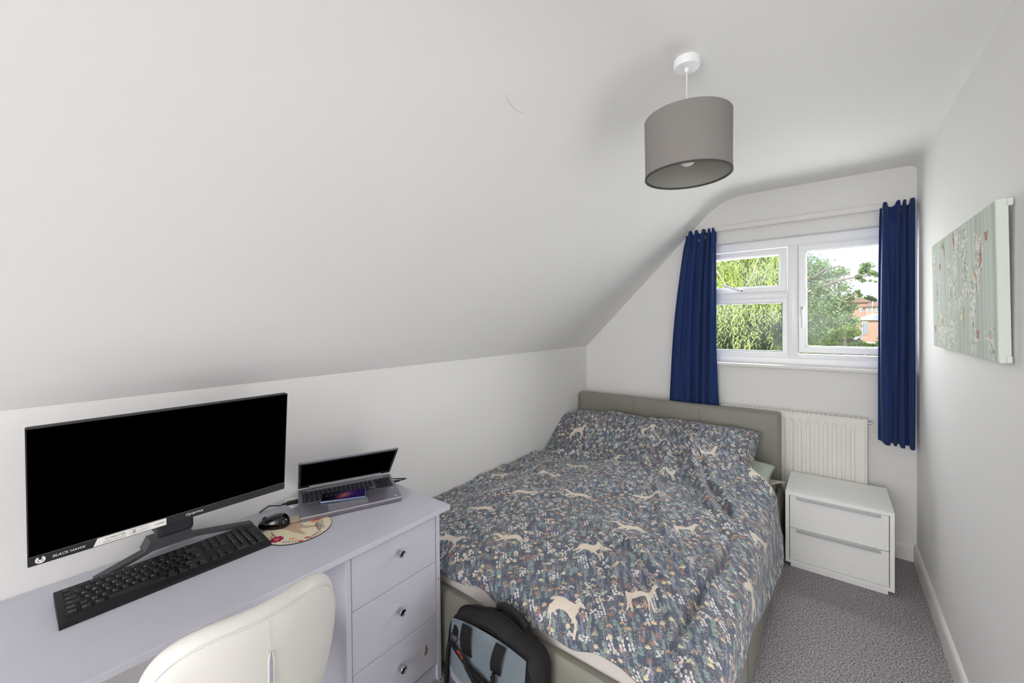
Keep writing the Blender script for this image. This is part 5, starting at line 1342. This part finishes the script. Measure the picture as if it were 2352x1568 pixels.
pull(-.160, .236, -.108, .012, -.030); pull(-.182, .232, -.090, -.002, -.032); pull(.188, .190, -.046, .002, -.040); pull(.189, .24, -.042, 0, -.03)

# ------------------------------------------------------------------ the gardens outside
GZ = -3.6
def leafmat(name, c1, c2, rough=.6):
    m = mat(name, c1, rough, spec=.25); nt = m.node_tree; N = nt.nodes.new; L = nt.links.new; b = nt.nodes['Principled BSDF']
    tc = N('ShaderNodeTexCoord'); no = N('ShaderNodeTexNoise'); no.inputs['Scale'].default_value = 6; no.inputs['Detail'].default_value = 5; no.inputs['Roughness'].default_value = .8
    cr = N('ShaderNodeValToRGB'); cr.color_ramp.elements[0].position = .35; cr.color_ramp.elements[0].color = c1; cr.color_ramp.elements[1].position = .65; cr.color_ramp.elements[1].color = c2
    L(tc.outputs['Object'], no.inputs[0]); L(no.outputs['Fac'], cr.inputs[0]); L(cr.outputs[0], b.inputs['Base Color'])
    tl = N('ShaderNodeBsdfTranslucent'); mx = N('ShaderNodeMixShader'); mx.inputs[0].default_value = .35; out = nt.nodes['Material Output']
    L(cr.outputs[0], tl.inputs[0]); L(b.outputs[0], mx.inputs[1]); L(tl.outputs[0], mx.inputs[2]); L(mx.outputs[0], out.inputs[0])
    return m
M_willow = leafmat('willow_leaf', srgb(150, 174, 78), srgb(224, 233, 150))
M_oak = leafmat('oak_leaf', srgb(90, 122, 74), srgb(168, 196, 130))
M_bush = leafmat('shrub_leaf', srgb(96, 128, 50), srgb(172, 194, 84))
M_hedge = leafmat('hedge_leaf', srgb(46, 70, 40), srgb(98, 128, 72))
M_bark = mat('bark', srgb(120, 112, 100), .9, bump=(30, .6, 4))
M_pbark = mat('pale_bark', srgb(176, 168, 150), .9)
M_grass = mat('garden_grass', srgb(128, 150, 84), .9, noise=(1.5, .2, 5))
def brick_mat():
    m = mat('red_brickwork', srgb(170, 112, 92), .9); nt = m.node_tree; N = nt.nodes.new; L = nt.links.new
    tc = N('ShaderNodeTexCoord'); mp = N('ShaderNodeMapping'); mp.inputs['Rotation'].default_value = (PI / 2, 0, 0)
    b = N('ShaderNodeTexBrick'); b.inputs['Scale'].default_value = 4.4; b.inputs['Color1'].default_value = srgb(184, 146, 128); b.inputs['Color2'].default_value = srgb(166, 124, 108); b.inputs['Mortar'].default_value = srgb(196, 180, 166)
    b.inputs['Mortar Size'].default_value = .012
    L(tc.outputs['Object'], mp.inputs[0]); L(mp.outputs[0], b.inputs[0]); L(b.outputs[0], nt.nodes['Principled BSDF'].inputs['Base Color']); return m
M_brick = brick_mat()
M_tile = mat('brown_roof_tiles', srgb(132, 108, 98), .85, noise=(3, .12, 4))
M_wwin = mat('white_window_frame', srgb(240, 240, 240), .5)
M_pane = mat('dark_window_pane', srgb(120, 134, 148), .1, spec=.6)
M_fence = mat('weathered_fence', srgb(112, 110, 108), .9, noise=(4, .12, 3))
M_bfence = mat('blue_grey_fence', srgb(132, 146, 164), .85)
M_felt = mat('pale_roofing_felt', srgb(226, 226, 228), .8)
M_wood = mat('brown_shed_boards', srgb(96, 80, 72), .85)
struct(MB().box((-900, 4.5, GZ - .2), (900, 2500, GZ)).build('ground', M_grass), 'grass and gardens below the window')

def leaves(centres, size, aspect, droop, seed):
    """one folded-flat quad (a pointed leaf) per centre"""
    g = np.random.default_rng(seed); n = len(centres)
    d = g.normal(0, 1, (n, 3)); d[:, 2] = d[:, 2] * (1 - droop) - droop * 2.2; d /= np.linalg.norm(d, axis=1)[:, None]
    s = np.cross(d, g.normal(0, 1, (n, 3))); s /= np.linalg.norm(s, axis=1)[:, None]
    L = size * g.uniform(.7, 1.3, (n, 1)); W = L * aspect
    return np.stack([centres - d * L / 2, centres + s * W / 2, centres + d * L / 2, centres - s * W / 2], 1)
def blob_points(blobs, n, seed):
    g = np.random.default_rng(seed); w = np.array([b[3] ** 2 for b in blobs]); w = w / w.sum(); k = g.choice(len(blobs), n, p=w)
    B = np.array(blobs)[k]; v = g.normal(0, 1, (n, 3)); v /= np.linalg.norm(v, axis=1)[:, None]; r = B[:, 3:4] * np.abs(g.normal(.74, .30, (n, 1)))
    return B[:, :3] + v * r * np.array([1, 1.2, .85])

# weeping willow beyond the left-hand panes
wl = empty('willow_tree', (-2.0, 10.6, GZ), 0, 'bright yellow green weeping willow filling the left window panes', 'tree'); wli = Matrix.Translation((2.0, -10.6, -GZ))
g = np.random.default_rng(21); pts = []
for k in range(760):
    x = g.uniform(-4.2, -.66); y = g.uniform(9.6, 12.0); zt = g.uniform(2.2, 5.6) - .35 * max(0, x + 1.3) ; L_ = g.uniform(.8, 2.6)
    if x > -1.1 and zt - L_ < 1.25: L_ = max(.3, zt - 1.25 - g.uniform(0, .5))
    if x > -1.35 and zt - L_ < .7: L_ = max(.3, zt - .75)
    m_ = int(L_ / .045); t = np.linspace(0, 1, m_); sw = g.normal(0, .10, 2)
    pts.append(np.stack([x + sw[0] * t ** 2 + g.normal(0, .03, m_), y + sw[1] * t ** 2 + g.normal(0, .03, m_), zt - L_ * t], 1))
pts = np.concatenate(pts)
o = quads_mesh('foliage', leaves(pts, .085, .26, .75, 5), M_willow, wl); o['kind'] = 'stuff'; under(o, wli)
mb = MB(); mb.tube([(-3.4, 10.8, GZ), (-3.3, 10.7, -1), (-3.2, 10.6, 1.4), (-2.9, 10.5, 3.2), (-2.6, 10.4, 5)], [.32, .28, .22, .16, .08], 10); under(mb.build('trunk', M_bark, wl, smooth=60), wli)
for p in ([(-2.9, 9.5, 3.4), (-2.2, 9.4, 2.95), (-1.86, 9.4, 2.74), (-1.80, 9.4, 2.5), (-1.84, 9.4, 2.3)], [(-2.4, 9.5, 3.1), (-1.75, 9.4, 2.72), (-1.55, 9.4, 2.66), (-1.40, 9.4, 2.45), (-1.36, 9.4, 2.36)], [(-1.1, 9.5, 2.9), (-1.25, 9.4, 2.3), (-1.42, 9.4, 2.0), (-1.48, 9.4, 1.7), (-1.45, 9.4, 1.4)], [(-2.0, 9.45, 2.6), (-1.78, 9.4, 2.2), (-1.62, 9.4, 1.95)]):
    under(MB().tube(p, [.015, .012, .009, .007, .004][:len(p)], 6).build('branch', M_pbark, wl, smooth=60), wli)

# broad-leaved tree beyond the side sash
ok = empty('leafy_tree', (-.8, 16, GZ), 0, 'broad leafy green tree beyond the right window pane', 'tree'); oki = Matrix.Translation((.8, -16, -GZ))
BL = [(-.55, 16, .95, .55), (-.9, 16.3, 1.6, .7), (-.35, 15.8, 1.65, .5), (-.25, 16.1, 2.25, .42), (.10, 16, 1.85, .36), (.12, 15.8, 1.35, .38), (.32, 16, 1.15, .30), (-.6, 16.3, 2.75, .45), (-.05, 16.2, 2.72, .32), (.25, 16, 2.36, .22), (.42, 16, 2.05, .18), (-.9, 16.5, 3.2, .5), (-.3, 16.4, 3.05, .3), (.25, 16.2, 2.85, .18), (.5, 16, 1.75, .14), (.52, 16, 1.35, .15), (-1.6, 16.4, 2.0, .9), (-1.6, 16.4, 3.2, .9), (-.7, 15.9, .35, .45), (.33, 16, 1.62, .2), (.46, 16, .98, .15)]
TW = [(.80, 15.8, 2.93, .12), (.90, 15.8, 2.74, .10), (1.02, 15.8, 2.66, .07), (.70, 15.8, 2.80, .10), (1.10, 15.8, 2.63, .04), (.72, 15.8, 2.52, .06), (.62, 15.9, 2.62, .09), (.88, 15.8, 2.50, .035), (1.0, 15.8, 2.48, .03), (.60, 15.9, 2.2, .07), (.66, 15.9, 2.08, .05)]
pts = np.concatenate([blob_points(BL, 21000, 2), blob_points(TW, 900, 4)])
o = quads_mesh('foliage', leaves(pts, .085, .62, .15, 8), M_oak, ok); o['kind'] = 'stuff'; under(o, oki)
under(MB().tube([(-1.2, 16.2, GZ), (-1.1, 16.2, -1), (-1.0, 16.2, 1), (-.9, 16.2, 2.4)], [.3, .24, .18, .1], 10).build('trunk', M_bark, ok, smooth=60), oki)
for p in ([(-.9, 16.2, 2.0), (-.3, 15.9, 2.36), (.1, 15.8, 2.56), (.5, 15.8, 2.62), (1.0, 15.8, 2.68)], [(-.9, 16.2, 2.5), (-.5, 15.9, 2.66), (-.2, 15.8, 2.9), (.2, 15.8, 3.0)], [(-.9, 16.2, 1.2), (-.3, 15.9, 1.6), (.2, 15.8, 1.9), (.6, 15.8, 2.15)]):
    under(MB().tube(p, [.07, .05, .035, .022, .010][:len(p)], 6).build('branch', M_bark, ok, smooth=60), oki)

def shrub(label, blobs, n, m, size, seed, asp=.55):
    c = blobs[0]; root = empty('shrub', (c[0], c[1], GZ), 0, label, 'shrub'); iv = Matrix.Translation((-c[0], -c[1], -GZ))
    o = quads_mesh('foliage', leaves(blob_points(blobs, n, seed), size, asp, .1, seed + 1), m, root); o['kind'] = 'stuff'; under(o, iv)
    under(MB().tube([(c[0], c[1], GZ), (c[0] + .05, c[1], c[2])], [.09, .04], 8).build('stem', M_bark, root, smooth=60), iv)
shrub('dark green hedge behind the willow strands', [(-2.2, 14, .6, 1.3), (-3.6, 14, 1.4, 1.5), (-1.4, 13.8, .2, .75), (-1.15, 13.8, .8, .42), (-4.6, 14, 2.2, 1.5), (-2.6, 14.4, 2.4, 1.2), (-1.9, 14.6, 2.9, .8), (-1.7, 14.2, 1.1, .7), (-2.6, 14.2, .7, .7), (-1.2, 14.3, 1.25, .4), (-3.0, 14.2, -.1, .9), (-1.3, 13.6, -.2, .6), (-.9, 14.4, .9, .35)], 20000, M_hedge, .13, 30)
shrub('lime green shrub low at the right of the lower left pane', [(-.92, 11.6, .52, .26), (-.70, 11.6, .60, .28), (-1.12, 11.6, .30, .26), (-.45, 11.7, .5, .3)], 5200, M_bush, .07, 40)
shrub('olive shrub at the foot of the leafy tree in the right pane', [(.22, 19, .60, .30), (.45, 19, .48, .25), (.02, 19, .42, .28)], 3600, M_hedge, .08, 50)
shrub('yellow green shrub before the lower right of the leafy tree', [(.22, 14.4, 1.02, .13), (.36, 14.4, 1.10, .14), (.48, 14.4, 1.02, .12), (.10, 14.4, .94, .12)], 2200, M_bush, .09, 60)
shrub('bright shrub beside the curtain at the right of the right pane', [(1.62, 20, .62, .26), (1.50, 20, .40, .24), (1.75, 20, .82, .2)], 3000, M_bush, .08, 70)
shrub('low lime green hedge along the bottom of the right pane', [(k * .22 - .1, 17.5, .47 + .03 * math.sin(k * 2.1), .16) for k in range(8)], 5000, M_bush, .07, 80)

# brick house far behind
hs = empty('brick_house', (6.5, 112, GZ), 0, 'red brick house with brown hipped roofs behind the gardens', 'house'); hi = Matrix.Translation((-6.5, -112, -GZ))
def hip(x0, x1, y0, y1, ze, zr, ov=.35, rl=.35):
    x0 -= ov; x1 += ov; y0 -= ov; y1 += ov; ym = (y0 + y1) / 2; dx = (x1 - x0) * rl
    return MB().raw([(x0, y0, ze), (x1, y0, ze), (x1, y1, ze), (x0, y1, ze), (x0 + dx, ym, zr), (x1 - dx, ym, zr), (x0, y0, ze - .18), (x1, y0, ze - .18), (x1, y1, ze - .18), (x0, y1, ze - .18)],
                    [(0, 1, 5, 4), (1, 2, 5), (2, 3, 4, 5), (3, 0, 4), (0, 6, 7, 1), (1, 7, 8, 2), (2, 8, 9, 3), (3, 9, 6, 0), (9, 8, 7, 6)])
for (x0, x1, y0, y1, ze, zr) in ((2.2, 6.1, 113, 118, 4.95, 5.95), (5.35, 8.4, 110.5, 116, 3.92, 4.85), (8.2, 13, 110, 117, 3.98, 6.2)):
    under(MB().box((x0, y0, GZ), (x1, y1, ze - .1)).build('wall', M_brick, hs), hi)
    under(hip(x0, x1, y0, y1, ze, zr).build('roof', M_tile, hs), hi)
under(MB().box((4.25, 115, 5.2), (4.75, 115.5, 6.75)).box((4.2, 114.95, 6.6), (4.8, 115.55, 6.75)).build('chimney', M_brick, hs), hi)
under(MB().tube([(6.50, 110.35, GZ), (6.50, 110.35, 4.9)], .06, 8).build('downpipe', M_wwin, hs), hi)
for (x0, x1, z0, z1, yy) in ((5.70, 6.22, 2.80, 3.75, 110.5), (7.05, 7.60, 2.86, 3.75, 110.5), (4.75, 5.05, 2.85, 3.5, 113), (5.15, 5.3, 2.85, 3.5, 113)):
    f = under(MB().box((x0 - .08, yy - .06, z0 - .08), (x1 + .08, yy + .02, z1 + .08)).build('window_frame', M_wwin, hs), hi)
    MB().box((x0, yy - .08, z0), (x1, yy - .05, (z0 + z1) / 2 - .03)).box((x0, yy - .08, (z0 + z1) / 2 + .03), (x1, yy - .05, z1)).build('pane', M_pane, f)
# garden room with a white glazed roof
gr = empty('garden_room', (3.3, 56, GZ), 0, 'brick garden room with white glazed pyramid roof before the house', 'garden room'); gi = Matrix.Translation((-3.3, -56, -GZ))
under(MB().box((2.35, 55, GZ), (4.6, 57.5, 1.26)).build('wall', M_brick, gr), gi)
ap = Vector((3.35, 56.2, 1.86)); cs = [Vector(p) for p in ((2.1, 54.8, 1.28), (4.75, 54.8, 1.28), (4.75, 57.7, 1.28), (2.1, 57.7, 1.28))]
mb = MB(); mb.raw(cs + [ap], [(0, 1, 4), (1, 2, 4), (2, 3, 4), (3, 0, 4)]); under(mb.build('roof_glass', M_pane, gr), gi)
mb = MB()
for c_ in cs: mb.tube([c_, ap + Vector((0, 0, .02))], .045, 6)
for k in range(4):
    a, b = cs[k], cs[(k + 1) % 4]; mb.tube([a, b], .055, 6)
    for t_ in (.25, .5, .75): p = a.lerp(b, t_); mb.tube([p + (Vector((0, 0, .02))), p.lerp(ap, .5 if t_ != .5 else 1) + Vector((0, 0, .03))], .022, 5)
under(mb.build('roof_bars', M_wwin, gr), gi)
under(MB().raw([cs[0] + Vector((0, -.01, .03)), cs[0].lerp(cs[1], .45) + Vector((0, -.01, .03)), ap + Vector((0, -.02, .06))], [(0, 1, 2)]).build('roof_blind', M_felt, gr), gi)
f = under(MB().box((2.42, 54.93, -.20), (2.84, 55.02, 1.12)).build('window_frame', M_wwin, gr), gi)
for (a, b) in ((2.46, 2.61), (2.65, 2.80)): MB().box((a, 54.90, -.14), (b, 54.95, 1.05)).build('pane', M_pane, f)
# fence, sheds
fe = empty('garden_fence', (.6, 40, GZ), 0, 'grey weathered board fence behind the shrubs', 'fence'); fi = Matrix.Translation((-.6, -40, -GZ))
for k in range(30): under(MB().box((-1.8 + k * .11, 40, GZ), (-1.8 + k * .11 + .102, 40.03, .24 + .012 * (k % 3))).build('board', M_fence, fe), fi)
for x in (-1.8, -.2, 1.4): under(MB().box((x, 39.95, GZ), (x + .09, 40.05, .32)).build('post', M_fence, fe), fi)
bf = empty('board_screen', (2.2, 50, GZ), 0, 'blue grey board screen left of the garden room window', 'fence'); bfi = Matrix.Translation((-2.2, -50, -GZ))
for k in range(6): under(MB().box((1.60 + k * .10, 50, GZ), (1.60 + k * .10 + .092, 50.03, .42)).build('board', M_bfence, bf), bfi)
sd = empty('garden_shed', (1.6, 35.5, GZ), 0, 'brown garden shed with pale felt roof, gable towards the window', 'shed'); sdi = Matrix.Translation((-1.6, -35.5, -GZ))
under(MB().prism([(1.18, GZ), (1.60, GZ), (1.60, -.10), (1.39, .17), (1.18, -.10)], 35, 37.5, (Vector((0, 0, 0)), Vector((1, 0, 0)), Vector((0, 0, 1)), Vector((0, 1, 0)))).build('walls', M_wood, sd), sdi)
for s_ in (-1, 1): under(MB().prism([(1.39, .20), (1.39 + s_ * .27, -.145), (1.39 + s_ * .27, -.175), (1.39, .165)], 34.9, 37.8, (Vector((0, 0, 0)), Vector((1, 0, 0)), Vector((0, 0, 1)), Vector((0, 1, 0)))).build('roof_slope', M_felt, sd), sdi)
s2 = empty('flat_roof_shed', (2.0, 29, GZ), 0, 'shed with a flat white roof low beside the curtain', 'shed'); s2i = Matrix.Translation((-2.0, -29, -GZ))
under(MB().box((1.5, 28.4, GZ), (3.2, 30.5, -.02)).build('walls', M_wood, s2), s2i); under(MB().box((1.40, 28.2, -.02), (3.3, 30.6, .06)).build('roof', M_felt, s2), s2i)
# a second leafy tree far off and garden trees along the skyline
shrub('distant dark green tree between the two roofs of the house', [(6.9, 128, 6.0, 1.0), (6.2, 128, 5.6, .8), (7.6, 128, 5.6, .8)], 1500, M_hedge, .35, 90)
